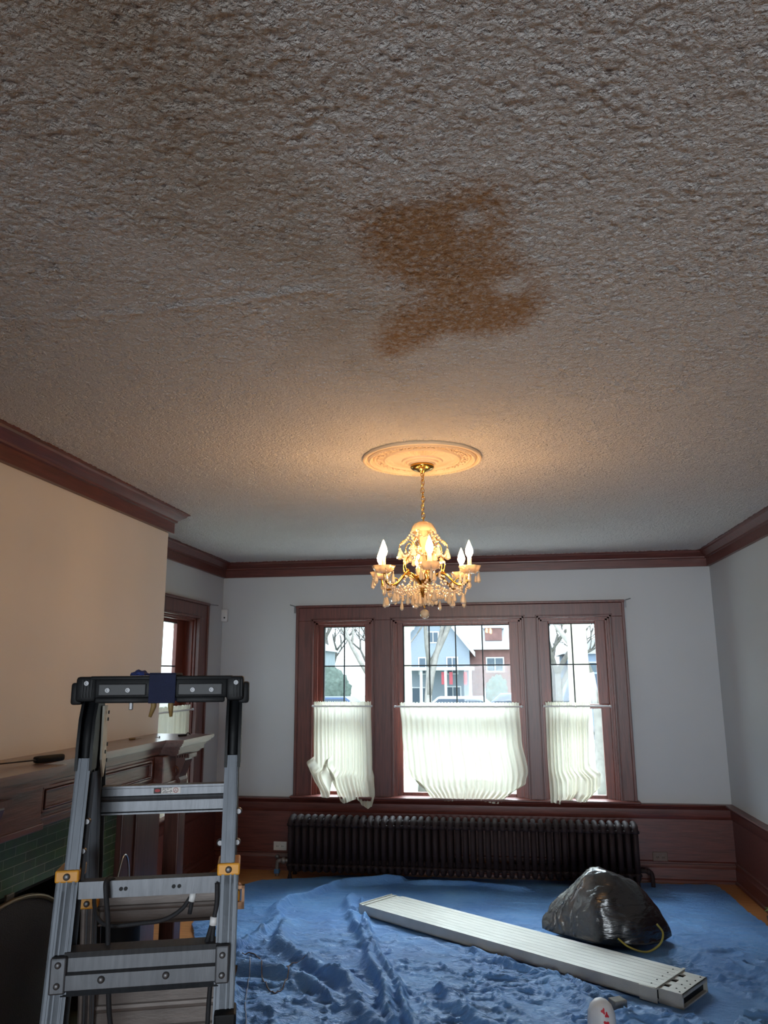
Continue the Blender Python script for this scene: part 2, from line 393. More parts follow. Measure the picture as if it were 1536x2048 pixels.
struct(MB().extr(panel_prof, pathR).build('wainscot_panel', WX))
# floor-level panel moulding rails on the wainscot
struct(MB().extr([(.008, .135), (.020, .140), (.020, .150), (.008, .158)], pathR).build('trim_4', WX))

# ------------------------------------------------------------------ windows
def casing(name, y, opens, x0, x1, zt, axis='y'):
    """flat boards with a back band and inner stops around the openings; local x along the wall, local -y into the room"""
    parts = MB(); t = .026
    edges = [x0]+[v for w in opens for v in w]+[x1]
    for i in range(0, len(edges), 2): parts.box(edges[i], edges[i+1], -t, 0, WZ0, WZ1+.001, .003)
    parts.box(x0, x1, -t, 0, WZ1, zt, .003)
    parts.box(x0-.012, x0+.012, -t-.012, 0, WZ0, zt+.01, .004).box(x1-.012, x1+.012, -t-.012, 0, WZ0, zt+.01, .004).box(x0-.016, x1+.016, -t-.016, 0, zt, zt+.022, .005)
    for a, b in opens:     # stepped bead beside each opening
        for k, (d, w) in enumerate(((.006, .016), (.0, .008))):
            e = .012+k*.01
            parts.box(a-e, a-e+w, -t-.006+k*.001, 0, WZ0, WZ1+e, .002).box(b+e-w, b+e, -t-.006+k*.001, 0, WZ0, WZ1+e, .002).box(a-e, b+e, -t-.006+k*.001, 0, WZ1+e-w, WZ1+e, .002)
    return parts.build(name, WZ)
def window(n, ax, bx, gx0, gx1, ncols, zmeet, kind_pos, rot, dp=.22):
    """double-hung window; local x along the wall, y outward"""
    e = struct(empty('window_%d' % n, kind_pos, rot))
    gz0, gz1 = .632, 2.047
    j = MB().box(ax, ax+.018, 0, dp, WZ0, WZ1).box(bx-.018, bx, 0, dp, WZ0, WZ1).box(ax, bx, 0, dp, WZ1-.016, WZ1).box(ax, bx, 0, dp+.02, WZ0-.01, WZ0+.012)
    j.box(ax+.018, ax+.034, .02, .045, WZ0, WZ1).box(bx-.034, bx-.018, .02, .045, WZ0, WZ1).box(ax, bx, .02, .045, WZ1-.03, WZ1-.016)
    j.build('window_jamb', WS, e)
    def sash(nm, y0, y1, z0, z1, zi0, zi1, g0, g1):
        s = MB().box(ax+.018, g0, y0, y1, z0, z1, .003).box(g1, bx-.018, y0, y1, z0, z1, .003)
        s.box(g0, g1, y0, y1, z0, zi0, .003).box(g0, g1, y0, y1, zi1, z1, .003)
        o = s.build(nm, WS, e)
        MB().box(g0, g1, (y0+y1)/2-.002, (y0+y1)/2+.002, zi0, zi1).build('window_pane', GLASS, o)
        return o
    up = sash('upper_sash', .095, .128, zmeet-.02, WZ1-.016, zmeet+.015, gz1, gx0, gx1)
    sash('lower_sash', .058, .092, WZ0+.012, zmeet+.02, gz0, zmeet-.015, gx0-.004, gx1+.012)
    mt = MB(); w = .0055
    zc = (zmeet+gz1)/2
    mt.box(gx0, gx1, .100, .116, zc-w, zc+w)
    for k in range(1, ncols):
        x = gx0+(gx1-gx0)*k/ncols; mt.box(x-w, x+w, .099, .117, zmeet, gz1)
    mt.box(gx0, gx0+.010, .093, .12, zmeet, gz1).box(gx0, gx1, .093, .12, gz1-.006, gz1)
    mt.build('muntin', LEAD, up)
    return e
struct(casing('trim_5', YB, WIN, -1.81, 1.04, 2.212)).location = (0, YB, 0)
window(1, *WIN[0], -1.592, -1.213, 2, 1.345, (0, YB, 0), 0)
window(2, *WIN[1], -.866, .075, 4, 1.345, (0, YB, 0), 0)
window(3, *WIN[2], .417, .811, 2, 1.345, (0, YB, 0), 0)
# left wall window: local x runs towards +Y
lw = empty('left_frame', (XL, 0, 0), PI/2)
c = struct(casing('trim_6', 0, [LW], 4.72, 6.395, 2.212)); c.location = (XL, 0, 0); c.rotation_euler = (0, 0, PI/2)
bpy.data.objects.remove(lw)
window(4, LW[0], LW[1], 5.00, 6.04, 4, 1.345, (XL, 0, 0), PI/2, .13)
# stools (window boards)
struct(MB().box(-1.84, 1.07, YB-.085, YB+.07, .588, .606, .006).build('trim_7', WX))
struct(MB().box(XL-.07, XL+.085, 4.69, 6.43, .588, .606, .006).build('trim_8', WY))
for x, lab in ((-1.835, 'small bare metal curtain bracket at top left corner of the triple window frame'), (1.062, 'small bare metal curtain bracket at top right corner of the triple window frame')):
    s = -1 if x < 0 else 1
    e = tag(empty('curtain_bracket', (x, YB, 2.2)), lab, 'bracket', 'bare curtain brackets at the window corners')
    MB().box(-.012, .012, -.012, 0, -.03, .03).build('wall_plate', STEEL, e)
    MB().cyl((0, -.006, .03), (s*.05, -.02, .045), .004).build('arm', STEEL, e)
e = tag(empty('curtain_bracket', (XL, 6.42, 2.2)), 'thin metal curtain bracket beside the top corner of the left wall window', 'bracket', 'bare curtain brackets at the window corners')
MB().box(0, .012, -.010, .012, -.03, .03).build('wall_plate', STEEL, e)
MB().cyl((.008, 0, .03), (.03, .20, .035), .0035).build('arm', STEEL, e)

# ------------------------------------------------------------------ curtains
def curtain(label, L, R, ztop, bot, nf, amp, at=(0, YB-.045), rot=0, rod=None, bulge=None, fy=0, group=None, seed=0, wav=1):
    """L(v), R(v): side edges for v 0 top to 1 bottom; bot(u): lower hem height"""
    e = tag(empty('cafe_curtain', (at[0], at[1], 0), rot), label, 'curtain', group)
    NU, NV = 180, 70; b = bmesh.new(); g = []
    rnd = random.Random(seed); ph = [rnd.uniform(0, 6.28) for _ in range(8)]
    for j in range(NV+1):
        v = j/NV; row = []
        for i in range(NU+1):
            u = i/NU; zb = bot(u); z = ztop+(zb-ztop)*v
            head = max(0, 1-v*9)
            x = L(v)+(R(v)-L(v))*u
            w = u+wav*(.012*math.sin(7*u*PI+ph[0])+.010*math.sin(17*u+ph[1]+2*v))
            y = amp*(.25+.75*min(1, v*3))*math.sin(2*PI*nf*w+ph[2])+amp*.35*math.sin(2*PI*nf*.43*w+ph[3]+v)
            y += amp*.8*head*math.sin(2*PI*nf*2.3*w+ph[4])
            if .035 < v < .075: y *= .35
            if bulge: y -= bulge(u, v)
            y += fy*math.sin(9*u+ph[5]+5*v)*v*v
            z += head*.004*math.sin(2*PI*nf*1.7*w+ph[6])
            row.append(b.verts.new((x, y, z)))
        g.append(row)
    for j in range(NV):
        for i in range(NU): b.faces.new((g[j][i], g[j][i+1], g[j+1][i+1], g[j+1][i]))
    M_ = MB(); M_.bm.free(); M_.bm = b
    o = M_.build('curtain_cloth', CURT, e, True)
    if rod:
        q = MB().cyl((rod[0], 0, rod[2]), (rod[1], 0, rod[2]), .0065)
        q.build('curtain_rod', WHITE, e, True, 40)
        for x in rod[:2]: MB().ball((x, 0, rod[2]), .010).cyl((x, 0, rod[2]), (x, .035, rod[2]), .004).build('rod_end', WHITE, e, True)
    return e
def lerp(pts):
    def f(t):
        for (a, va), (b, vb) in zip(pts, pts[1:]):
            if t <= b: s = (t-a)/(b-a); s = s*s*(3-2*s) if b-a > .05 else s; return va+(vb-va)*s
        return pts[-1][1]
    return f
sc_ = (YB-.045)/YB
# left one: hem flares out at both corners and trails a tail at the right
def bul1(u, v): return .05*max(0, v-.75)/.25*(1+.6*math.sin(13*u))+.03*max(0, v-.8)*math.sin(30*u+3)
curtain('cream sheer cafe curtain with ragged gathered hem on the leftmost front window', lerp([(0, -1.645), (.7, -1.64), (.78, -1.70), (1, -1.60)]), lerp([(0, -1.135), (.72, -1.125), (.82, -1.105), (1, -1.09)]),
        1.39, lerp([(0, .735), (.10, .605), (.22, .60), (.27, .74), (.31, .74), (.36, .60), (.45, .555), (.68, .59), (.80, .53), (.86, .51), (.93, .53), (1, .62)]), 17, .009, rod=(-1.655, -1.128, 1.352), bulge=bul1, group='sheer cafe curtains on the front windows', fy=.012, seed=1)
def bul2(u, v):
    return .035*max(0, v-.8)/.2*math.sin(PI*u)+.012*math.sin(40*u)*max(0, v-.85)
curtain('wide white pleated sheer curtain with rounded hem on the middle front window', lerp([(0, -.882), (.35, -.865), (.75, -.845), (.85, -.82), (1, -.70)]), lerp([(0, .135), (.4, .145), (.75, .185), (.87, .165), (1, .04)]),
        1.382, lerp([(0, .70), (.12, .60), (.3, .585), (.55, .605), (.85, .57), (1, .64)]), 22, .009, rod=(-.925, .16, 1.348), bulge=bul2, group='sheer cafe curtains on the front windows', fy=.004, seed=2, wav=.15)
def bul3(u, v): return .055*max(0, v-.72)/.28*(.6+math.sin(8*u+1)*.5)+.02*max(0, v-.7)*math.sin(34*u)
curtain('cream sheer curtain bunched to the left half of the rightmost front window', lerp([(0, .352), (.5, .35), (1, .355)]), lerp([(0, .72), (.3, .70), (.68, .69), (.8, .775), (.92, .765), (1, .70)]),
        1.385, lerp([(0, .595), (.3, .575), (.5, .60), (.56, .63), (.62, .60), (.8, .60), (1, .66)]), 11, .013, rod=(.34, .885, 1.352), bulge=bul3, group='sheer cafe curtains on the front windows', fy=.02, seed=3)
# left wall window, only its far part in view; local x runs towards +Y, local y points to the outside
curtain('white sheer curtain on the left wall window behind the mantel shelf', lerp([(0, 4.96), (1, 4.98)]), lerp([(0, 6.07), (.6, 6.06), (.8, 6.10), (1, 6.04)]),
        1.39, lerp([(0, .62), (.5, .60), (1, .64)]), 20, .010, at=(XL+.03, 0), rot=PI/2, rod=(4.94, 6.14, 1.352), fy=.012, seed=4)

# ------------------------------------------------------------------ wall things
e = tag(empty('motion_detector', (-2.502, YB, 2.16)), 'small white plastic motion detector high in the left corner of the front wall', 'detector')
MB().box(-.03, .03, -.036, 0, -.058, .058, .009).build('housing', WHITE, e, True, 40)
MB().ball((.004, -.036, -.022), .008, 1, .4, 1).build('lens', DGREY, e, True)
def outlet(x, z, mt, lab):
    e = tag(empty('wall_outlet', (x, YB-.008, z)), lab, 'outlet', 'outlets on the front wainscot')
    MB().box(-.058, .058, -.007, 0, -.036, .036, .004).build('cover_plate', mt, e)
    for s in (-1, 1):
        o = MB().lathe([(0, 0), (.015, 0), (.016, .002), (.0, .0035)], 20, Matrix.Translation((s*.022, -.0065, 0)) @ Matrix.Rotation(PI/2, 4, 'X')).build('socket', WHITE if mt is WHITE else mt, e)
        MB().box(s*.022-.007, s*.022-.004, -.0115, -.009, -.005, .005).box(s*.022+.004, s*.022+.007, -.0115, -.009, -.005, .005).build('slot', BLK, o)
outlet(-1.932, .187, mat('grey_plate', srgb(190, 186, 180), .5), 'pale horizontal outlet plate on wainscot left of the radiator')
outlet(1.198, .184, mat('brown_plate', srgb(92, 72, 62), .5), 'brown horizontal outlet plate on wainscot right of the radiator')

# ------------------------------------------------------------------ radiator
def radiator():
    x0, x1, yc, n = -1.795, 1.005, 6.60, 47
    e = tag(empty('radiator', ((x0+x1)/2, yc, 0)), 'long dark brown cast iron radiator under the triple window', 'radiator')
    pitch = (x1-x0)/n; cx = (x0+x1)/2; first = None
    for i in range(n):
        if first is None:
            m = MB(); w = pitch
            for y in (-.075, 0, .075):      # three round columns
                m.tube([(0, y, .10), (0, y, .42)], w*.36, 10)
            # top and bottom hubs, arched fore and aft
            for z0, s in ((.425, 1), (.10, -1)):
                m.tube(smooth_pts([(0, -.092, z0-.02*s), (0, -.080, z0+.018*s), (0, -.04, z0+.034*s), (0, 0, z0+.038*s), (0, .04, z0+.034*s), (0, .080, z0+.018*s), (0, .092, z0-.02*s)], 3), w*.36, 10)
            m.tube([(-w/2, 0, .43), (w/2, 0, .43)], .026, 12).tube([(-w/2, 0, .12), (w/2, 0, .12)], .026, 12)
            m.tube([(-w/2, -.075, .415), (w/2, -.075, .415)], .012, 8).tube([(-w/2, -.075, .105), (w/2, -.075, .105)], .012, 8)
            o = m.build('radiator_section', IRON, e, True); first = o
        else:
            o = first.copy(); COL.objects.link(o); o.parent = e
        o.location = (x0-cx+(i+.5)*pitch, 0, 0)
    for x in (x0+.03, x1-.03):
        for y in (-.07, .07):
            MB().tube([(x-cx, y, .10), (x-cx, y*1.08, .045), (x-cx, y*1.15, 0)], .014, 10, rr=[.02, .011, .02]).build('foot', IRON, e, True)
    v = MB().tube(smooth_pts([(x0-cx, 0, .12), (x0-cx-.05, 0, .12), (x0-cx-.09, 0, .115), (x0-cx-.10, 0, .08), (x0-cx-.10, 0, 0)], 4), .017, 12).ball((x0-cx-.045, 0, .12), .026)
    v = v.build('valve', mat('worn_valve', srgb(120, 112, 108), .4, .4, .2), e, True)
    MB().lathe([(.0, 0), (.017, .002), (.019, .02), (.012, .028), (0, .028)], 14, Matrix.Translation((x0-cx-.10, 0, .135))).build('valve_cap', STEEL, v, True)
    MB().box(x0-cx-.122, x0-cx-.078, -.022, .022, .02, .055, .006).build('tape_wrap', mat('blue_tape', srgb(50, 90, 130), .6), v)
    MB().tube(smooth_pts([(x1-cx, 0, .12), (x1-cx+.05, 0, .12), (x1-cx+.085, 0, .10), (x1-cx+.09, 0, 0)], 4), .016, 12).ball((x1-cx+.06, 0, .118), .022).build('return_elbow', IRON, e, True)
radiator()

# ------------------------------------------------------------------ medallion and chandelier
CX, CY = -.342, 3.55
def medallion():
    m = MB()
    m.lathe([(.02, 2.64), (.284, 2.64), (.287, 2.632), (.284, 2.625), (.277, 2.622), (.270, 2.625), (.268, 2.632), (.264, 2.634), (.260, 2.626), (.253, 2.620), (.246, 2.622), (.241, 2.630), (.237, 2.634), (.233, 2.628), (.228, 2.626), (.224, 2.630), (.221, 2.634), (.189, 2.634), (.186, 2.629), (.180, 2.624), (.174, 2.627), (.171, 2.633), (.155, 2.632)], 96)
    m.lathe([(.100, 2.624), (.096, 2.617), (.088, 2.614), (.083, 2.619), (.080, 2.620), (.074, 2.611), (.068, 2.609), (.064, 2.612), (.060, 2.604), (.02, 2.602)], 64)
    # fluted cove between the rings
    n = 288; rings = []
    for (r, z) in ((.155, 2.632), (.140, 2.631), (.120, 2.628), (.100, 2.624)):
        rings.append([m.bm.verts.new((r*math.cos(2*PI*i/n), r*math.sin(2*PI*i/n), z+.0035*math.cos(60*2*PI*i/n)*(0 if r in (.155, .1) else 1))) for i in range(n)])
    for a, b in zip(rings, rings[1:]):
        for i in range(n): m.bm.faces.new((a[i], a[(i+1) % n], b[(i+1) % n], b[i]))
    e = tag(empty('ceiling_medallion', (CX, CY, 0)), 'round cream plaster ceiling medallion with leaf ring above the chandelier', 'medallion')
    m.build('medallion_disc', PLAST, e, True, 22)
    l = MB()
    for i in range(20):       # scrolling leaves in the flat band
        a = 2*PI*i/20; pts = []
        for k in range(7):
            t = k/6; r = .205+.011*math.sin(2*PI*t)*(1 if i % 2 else -1); aa = a+t*.30
            pts.append((r*math.cos(aa), r*math.sin(aa), 2.631))
        l.tube(pts, .004, 6, rr=[.002, .004, .005, .005, .004, .003, .0015])
        for sg in (-1, 1):
            for q in (.08, .2):
                aa = a+q; l.ball(((.205+sg*.010)*math.cos(aa), (.205+sg*.010)*math.sin(aa), 2.631), .006, n=6)
    l.build('leaf_ornament', PLAST, e, True)
    b = MB()
    for i in range(90): a = 2*PI*i/90; b.ball((.2525*math.cos(a), (.2525*math.sin(a)), 2.6205), .0035, n=6)
    b.build('bead_border', PLAST, e, True)
medallion()

GLOWB = emis('lit_flame_bulb', (1, .58, .25, 1), BULB_STRENGTH)
CANDLE = mat('ivory_candle_sleeve', srgb(236, 214, 170), .5, 0, .04)
def chandelier():
    e = tag(empty('chandelier', (CX, CY, 0)), 'lit brass and crystal chandelier with six flame bulbs hanging from ceiling medallion', 'chandelier')
    MB().lathe([(.0, 2.604), (.056, 2.604), (.058, 2.592), (.050, 2.584), (.036, 2.578), (.026, 2.574), (.012, 2.570), (.008, 2.562), (0, 2.562)], 32).build('canopy', BRASS, e, True)
    link = None; n = 12; z0, z1 = 2.570, 2.325
    for i in range(n):
        if link is None:
            pts = [(.0085*math.cos(t), 0, .0155*math.sin(t)) for t in [2*PI*k/16 for k in range(16)]]
            o = MB().tube(pts, .0018, 6, True).build('chain_link', BRASS, e, True); link = o
        else:
            o = link.copy(); COL.objects.link(o); o.parent = e
        o.location = (.0015*math.sin(i*1.3), 0, z0-(i+.5)*(z0-z1)/n); o.rotation_euler = (0, .05*math.sin(i*2), .5+i*PI/2+.2*math.sin(i))
    MB().tube(smooth_pts([(.004*math.sin(k*1.1), .004*math.cos(k*1.1), z0-k*(z0-z1)/14) for k in range(15)], 3), .0014, 5).build('supply_wire', BRASS, e, True)
    # top bell, stem, body
    MB().lathe([(.008, 2.328), (.030, 2.324), (.047, 2.312), (.056, 2.295), (.060, 2.275), (.056, 2.274), (.052, 2.294), (.040, 2.310), (.020, 2.318)], 36, None, .03, 12).build('glass_bell', DISH, e, True)
    MB().lathe([(.010, 2.315), (.016, 2.30), (.026, 2.27), (.022, 2.24), (.020, 2.22), (.030, 2.205), (.030, 2.195), (.020, 2.185), (.018, 2.165), (.030, 2.13), (.042, 2.10), (.034, 2.075), (.022, 2.055), (.024, 2.03), (.030, 2.02), (.016, 2.00), (.010, 1.985), (0, 1.98)], 28, None, .03, 8).build('glass_stem', DISH, e, True)
    MB().lathe([(.012, 2.062), (.040, 2.060), (.050, 2.066), (.046, 2.052), (.030, 2.035), (.022, 2.00), (.012, 1.97), (.0, 1.965)], 28).build('brass_hub', BRASS, e, True)
    def drop_mesh(h, w):
        return MB().lathe([(.0, h*.50), (w*.18, h*.42), (w*.25, h*.30), (w*.34, h*.1), (w*.5, -h*.2), (w*.46, -h*.36), (w*.2, -h*.47), (0, -h*.5)], 8)
    drops = {}; count = [0]
    def drop(x, y, z, kind='long'):
        if kind not in drops:
            hw = {'long': (.050, .019), 'fat': (.048, .030), 'small': (.034, .015)}[kind]
            o = drop_mesh(*hw).build('crystal_pendant', CRYS, e); drops[kind] = o
        else:
            o = drops[kind].copy(); COL.objects.link(o); o.parent = e
        o.location = (x, y, z); o.rotation_euler = (0, 0, random.uniform(0, 3)); count[0] += 1
    beads = MB()
    def strand(a, b, sag, n, r=.0054):
        a, b = Vector(a), Vector(b)
        for k in range(n+1):
            t = k/n; p = a.lerp(b, t); p.z -= sag*4*t*(1-t); beads.ball(p, r*random.uniform(.9, 1.35), n=6)
    ra = .226
    def P(a, r, z): return (r*math.cos(a), r*math.sin(a), z)
    angs = [math.radians(-78+60*k) for k in range(6)]
    arm = bob = None
    for k, a in enumerate(angs):
        pts = smooth_pts([(.03, 0, 2.04), (.07, 0, 2.075), (.11, 0, 2.068), (.15, 0, 2.03), (.185, 0, 2.015), (.212, 0, 2.03), (.222, 0, 2.068)], 6)
        if arm is None:
            ar = MB().tube(pts, .0056, 8).build('arm', BRASS, e, True); arm = ar
            lf = MB()
            for x, z, s in ((.085, 2.078, 1), (.105, 2.072, -1), (.15, 2.032, 1)):
                lf.tube(smooth_pts([(x, 0, z), (x+.008*s, .006, z+.014), (x+.018*s, .004, z+.016)], 3), .003, 6, rr=None)
            lf.tube(smooth_pts([(.095, 0, 2.075), (.105, 0, 2.11), (.098, 0, 2.14), (.075, 0, 2.165), (.03, 0, 2.17)], 5), .0026, 6)
            lf.build('scroll', BRASS, ar, True)
            b = MB().lathe([(.006, 2.066), (.022, 2.066), (.040, 2.076), (.052, 2.099), (.049, 2.100), (.036, 2.082), (.014, 2.075), (.006, 2.076)], 40, Matrix.Translation((ra, 0, 0)), .07, 8).build('glass_dish', DISH, ar, True)
            cs = MB().lathe([(.009, 2.076), (.0095, 2.078), (.0095, 2.140), (.0, 2.141)], 14, Matrix.Translation((ra, 0, 0))).build('candle_sleeve', CANDLE, ar, True)
            bl = MB().lathe([(.006, 2.140), (.011, 2.146), (.0165, 2.158), (.0175, 2.168), (.015, 2.182), (.009, 2.198), (.004, 2.212), (.0, 2.220)], 18, Matrix.Translation((ra, 0, 0))).build('flame_bulb', GLOWB, ar, True)
        else:
            ar = arm.copy(); COL.objects.link(ar); ar.parent = e
            for ch in list(arm.children):
                q = ch.copy(); COL.objects.link(q); q.parent = ar
        ar.rotation_euler = (0, 0, a)
        c = Vector(P(a, ra, 0)); cx_, cy_ = c.x, c.y
        for j in range(5):
            t = 2*PI*j/5+a; x, y = cx_+.043*math.cos(t), cy_+.043*math.sin(t)
            beads.ball((x, y, 2.083), .0045, n=6).ball((x, y, 2.072), .0045, n=6)
            drop(x, y, 2.045, 'small' if j % 2 else 'long')
        # swags under the arm
        strand(P(a, .19, 2.02), P(a+.55, .15, 2.03), .05, 11); strand(P(a, .10, 2.06), P(a, .20, 2.02), .055, 10)
        strand(P(a, .215, 2.035), P(a+PI/3, .215, 2.035), .055, 20, .0048)
        strand(P(a, .15, 2.03), P(a+.5, .07, 2.02), .045, 9)
        drop(*P(a, .15, 1.965), 'long'); drop(*P(a+.12, .185, 1.955), 'fat'); drop(*P(a+.52, .185, 1.945), 'long'); drop(*P(a+.5, .10, 1.965), 'small')
        drop(*P(a+.2, .055, 1.955), 'long')
        # upper tier scroll
        u = a+PI/6
        sc = MB().tube(smooth_pts([P(u, .022, 2.19), P(u, .05, 2.165), P(u, .075, 2.175), P(u, .085, 2.20), P(u, .070, 2.222), P(u, .055, 2.215)], 4), .0024, 6)
        sc.tube(smooth_pts([P(u, .03, 2.20), P(u, .06, 2.235), P(u, .09, 2.238), P(u, .112, 2.215), P(u, .112, 2.195)], 4), .0022, 6).build('upper_scroll', BRASS, e, True)
        drop(*P(u, .112, 2.168), 'fat'); drop(*P(u, .083, 2.148), 'long' if k % 2 else 'fat')
        strand(P(u, .112, 2.195), P(u+PI/3, .112, 2.195), .04, 12); strand(P(u, .058, 2.275), P(u, .11, 2.215), .01, 7)
        strand(P(u, .058, 2.272), P(u+PI/3, .058, 2.272), .03, 7); strand(P(u, .085, 2.18), P(u+PI/3, .05, 2.20), .03, 7)
    for j in range(8):
        a = 2*PI*j/8+.2; drop(.032*math.cos(a), .032*math.sin(a), 1.955, 'long'); strand((.03*math.cos(a), .03*math.sin(a), 2.02), (.10*math.cos(a), .10*math.sin(a), 2.03), .045, 8)
    o = beads.build('bead_strands', CRYS, e, True); o['kind'] = 'stuff'
    MB().cyl((0, 0, 1.97), (0, 0, 1.915), .0018, 6).ball((0, 0, 1.925), .006, n=8).build('ball_hook', BRASS, e, True)
    MB().ball((0, 0, 1.892), .022, n=20).build('crystal_ball', CRYS, e, False)
chandelier()

# ------------------------------------------------------------------ mantelpiece and fireplace
ZS = 1.283
def mantel():
    e = tag(empty('fireplace_mantel', (BX, 3.475, 0)), 'dark carved wooden mantelpiece with long shelf against the cream chimney breast', 'mantel')
    ox, oy = BX, 3.475
    def L(p): return [(x-ox, y-oy) for x, y in p]
    F = [(BX, 2.45), (-1.69, 2.45), (-1.69, 2.915), (-1.79, 2.915), (-1.79, 4.045), (-1.69, 4.045), (-1.69, 4.495), (BX, 4.495)]
    m = MB()
    path = L(F)[::-1]    # travel so the outward side is on the right, inset grows inwards on the left
    def slab(i0, z0, z1):
        def inset(off):
            P = [Vector((x, y)) for x, y in L(F)]; out = []
            c = [P[0]-Vector((0, -off))*0]
            q = [(-off*0, 0)]
            res = []
            xs_ = [(P[0].x, P[0].y+off), (P[1].x-off, P[1].y+off), (P[2].x-off, P[2].y-off), (P[3].x-off, P[3].y-off), (P[4].x-off, P[4].y+off), (P[5].x-off, P[5].y+off), (P[6].x-off, P[6].y-off), (P[7].x, P[7].y-off)]
            return xs_
        m.prism(inset(i0), 'z', z0, z1)
    slab(0, ZS-.012, ZS); slab(.004, ZS-.020, ZS-.012); slab(.014, ZS-.030, ZS-.020); slab(.022, ZS-.036, ZS-.030)
    m.build('shelf', mat('polished_shelf_wood', srgb(98, 66, 58), .24, 0, .25, 9, .03, 22, (7, .5, 7), coat=.6), e)
    m = MB(); slab(.034, ZS-.052, ZS-.036); slab(.044, ZS-.075, ZS-.052); slab(.060, ZS-.088, ZS-.075); m.build('bed_moulding', MANT, e)
    # frieze block with raised end block and panel moulding
    fx = -1.845-ox
    m = MB().box(0, fx, 2.47-oy, 4.42-oy, 1.035, 1.20).box(0, fx+.012, 2.47-oy, 4.42-oy, 1.035, 1.062, .004).box(0, fx+.02, 2.47-oy, 4.42-oy, 1.062, 1.072, .003)
    m.build('frieze', MANT, e)
    m = MB(); x0 = fx
    def frame(a, b, z0, z1, w, d):
        m.box(x0, x0+d, a, b, z0, z0+w, .003).box(x0, x0+d, a, b, z1-w, z1, .003).box(x0, x0+d, a, a+w, z0, z1, .003).box(x0, x0+d, b-w, b, z0, z1, .003)
    frame(2.99-oy, 3.99-oy, 1.085, 1.188, .012, .014); frame(3.005-oy, 3.975-oy, 1.10, 1.173, .006, .020)
    m.build('frieze_panel', MANT, e)
    for a, b in ((2.47, 2.925), (4.03, 4.19)):
        MB().box(fx, fx+.055, a-oy, b-oy, 1.04, 1.20, .004).box(fx, fx+.068, a-oy, b-oy, 1.04, 1.065, .004).build('end_block', MANT, e)
    # dentil rows under the projecting ends, corbels with rosettes, slim square columns
    for yc in (2.56, 4.24):
        m = MB()
        for k in range(9): x = fx+.012+k*.014; m.box(x, x+.008, yc-.055-oy, yc+.055-oy, 1.178, 1.200)
        m.build('dentil_row', MANTZ, e)
        m = MB().prism([(fx-.01, 1.18), (fx+.105, 1.18), (fx+.108, 1.165), (fx+.092, 1.12), (fx+.075, 1.075), (fx+.085, 1.06), (fx+.082, 1.035), (fx+.05, 1.015), (fx-.01, 1.01)], 'y', yc-.05-oy, yc+.05-oy)
        cb = m.build('corbel', MANTZ, e)
        for s in (-1, 1):
            MB().lathe([(0, .004), (.010, .006), (.016, .002), (.020, .008), (.026, .009), (.030, .004), (.031, -.004)], 24, Matrix.Translation((fx+.045, yc+s*.05-oy, 1.11)) @ Matrix.Rotation(PI/2*s*-1, 4, 'X')).build('rosette', MANTZ, cb, True, 40)
        MB().box(fx+.0, fx+.085, yc-.045-oy, yc+.045-oy, .14, 1.012, .006).box(fx-.012, fx+.097, yc-.057-oy, yc+.057-oy, 0, .14, .006).box(fx-.008, fx+.093, yc-.053-oy, yc+.053-oy, .98, 1.012, .004).build('column', MANTZ, e)
    # side stiles against the breast
    for a, b in ((2.47, 2.90), (4.04, 4.50)):
        MB().box(0, .055, a-oy, b-oy, 0, 1.035, .004).box(.055, .068, a-oy+.14, b-oy-.14, .12, .96, .004).box(0, .075, a-oy, b-oy, 0, .14, .004).build('side_stile', MANTZ, e)
mantel()
# green tile surround
def tile_mat():
    m, nt, b = newmat('green_glazed_tile'); N, L = nt.nodes, nt.links
    t = N.new('ShaderNodeTexCoord'); mp = N.new('ShaderNodeMapping'); mp.inputs['Rotation'].default_value = (0, PI/2*0, 0)
    sp_ = N.new('ShaderNodeSeparateXYZ'); cb = N.new('ShaderNodeCombineXYZ'); L.new(t.outputs['Object'], sp_.inputs[0]); L.new(sp_.outputs['Y'], cb.inputs['X']); L.new(sp_.outputs['Z'], cb.inputs['Y'])
    br = N.new('ShaderNodeTexBrick'); br.inputs['Scale'].default_value = 1; br.inputs['Brick Width'].default_value = .152; br.inputs['Row Height'].default_value = .0385
    br.inputs['Mortar Size'].default_value = .0016; br.inputs['Color1'].default_value = srgb(44, 66, 48); br.inputs['Color2'].default_value = srgb(62, 88, 60); br.inputs['Mortar'].default_value = srgb(118, 128, 112); br.inputs['Bias'].default_value = .1
    L.new(cb.outputs[0], br.inputs['Vector'])
    n = N.new('ShaderNodeTexNoise'); n.inputs['Scale'].default_value = 16; n.inputs['Detail'].default_value = 5; L.new(t.outputs['Object'], n.inputs['Vector'])
    mx = N.new('ShaderNodeMix'); mx.data_type = 'RGBA'; mx.blend_type = 'MULTIPLY'; mx.inputs[0].default_value = .6; L.new(br.outputs['Color'], mx.inputs[6]); L.new(n.outputs['Color'], mx.inputs[7]); 
    g = N.new('ShaderNodeHueSaturation'); g.inputs['Value'].default_value = 1.5; L.new(mx.outputs[2], g.inputs['Color'])
    L.new(g.outputs[0], b.inputs['Base Color']); b.inputs['Roughness'].default_value = .28
    bp = N.new('ShaderNodeBump'); bp.inputs['Strength'].default_value = .5; bp.inputs['Distance'].default_value = .003; bp.invert = True; L.new(br.outputs['Fac'], bp.inputs['Height']); L.new(bp.outputs['Normal'], b.inputs['Normal'])
    return m
TILE = tile_mat()
e = tag(empty('tile_surround', (BX, 3.47, 0)), 'dark green brick-shaped tile surround framing the fireplace opening', 'fireplace surround')
MB().box(0, .02, 2.90-3.47, 4.04-3.47, FZ, 1.035).build('top_tiles', TILE, e)
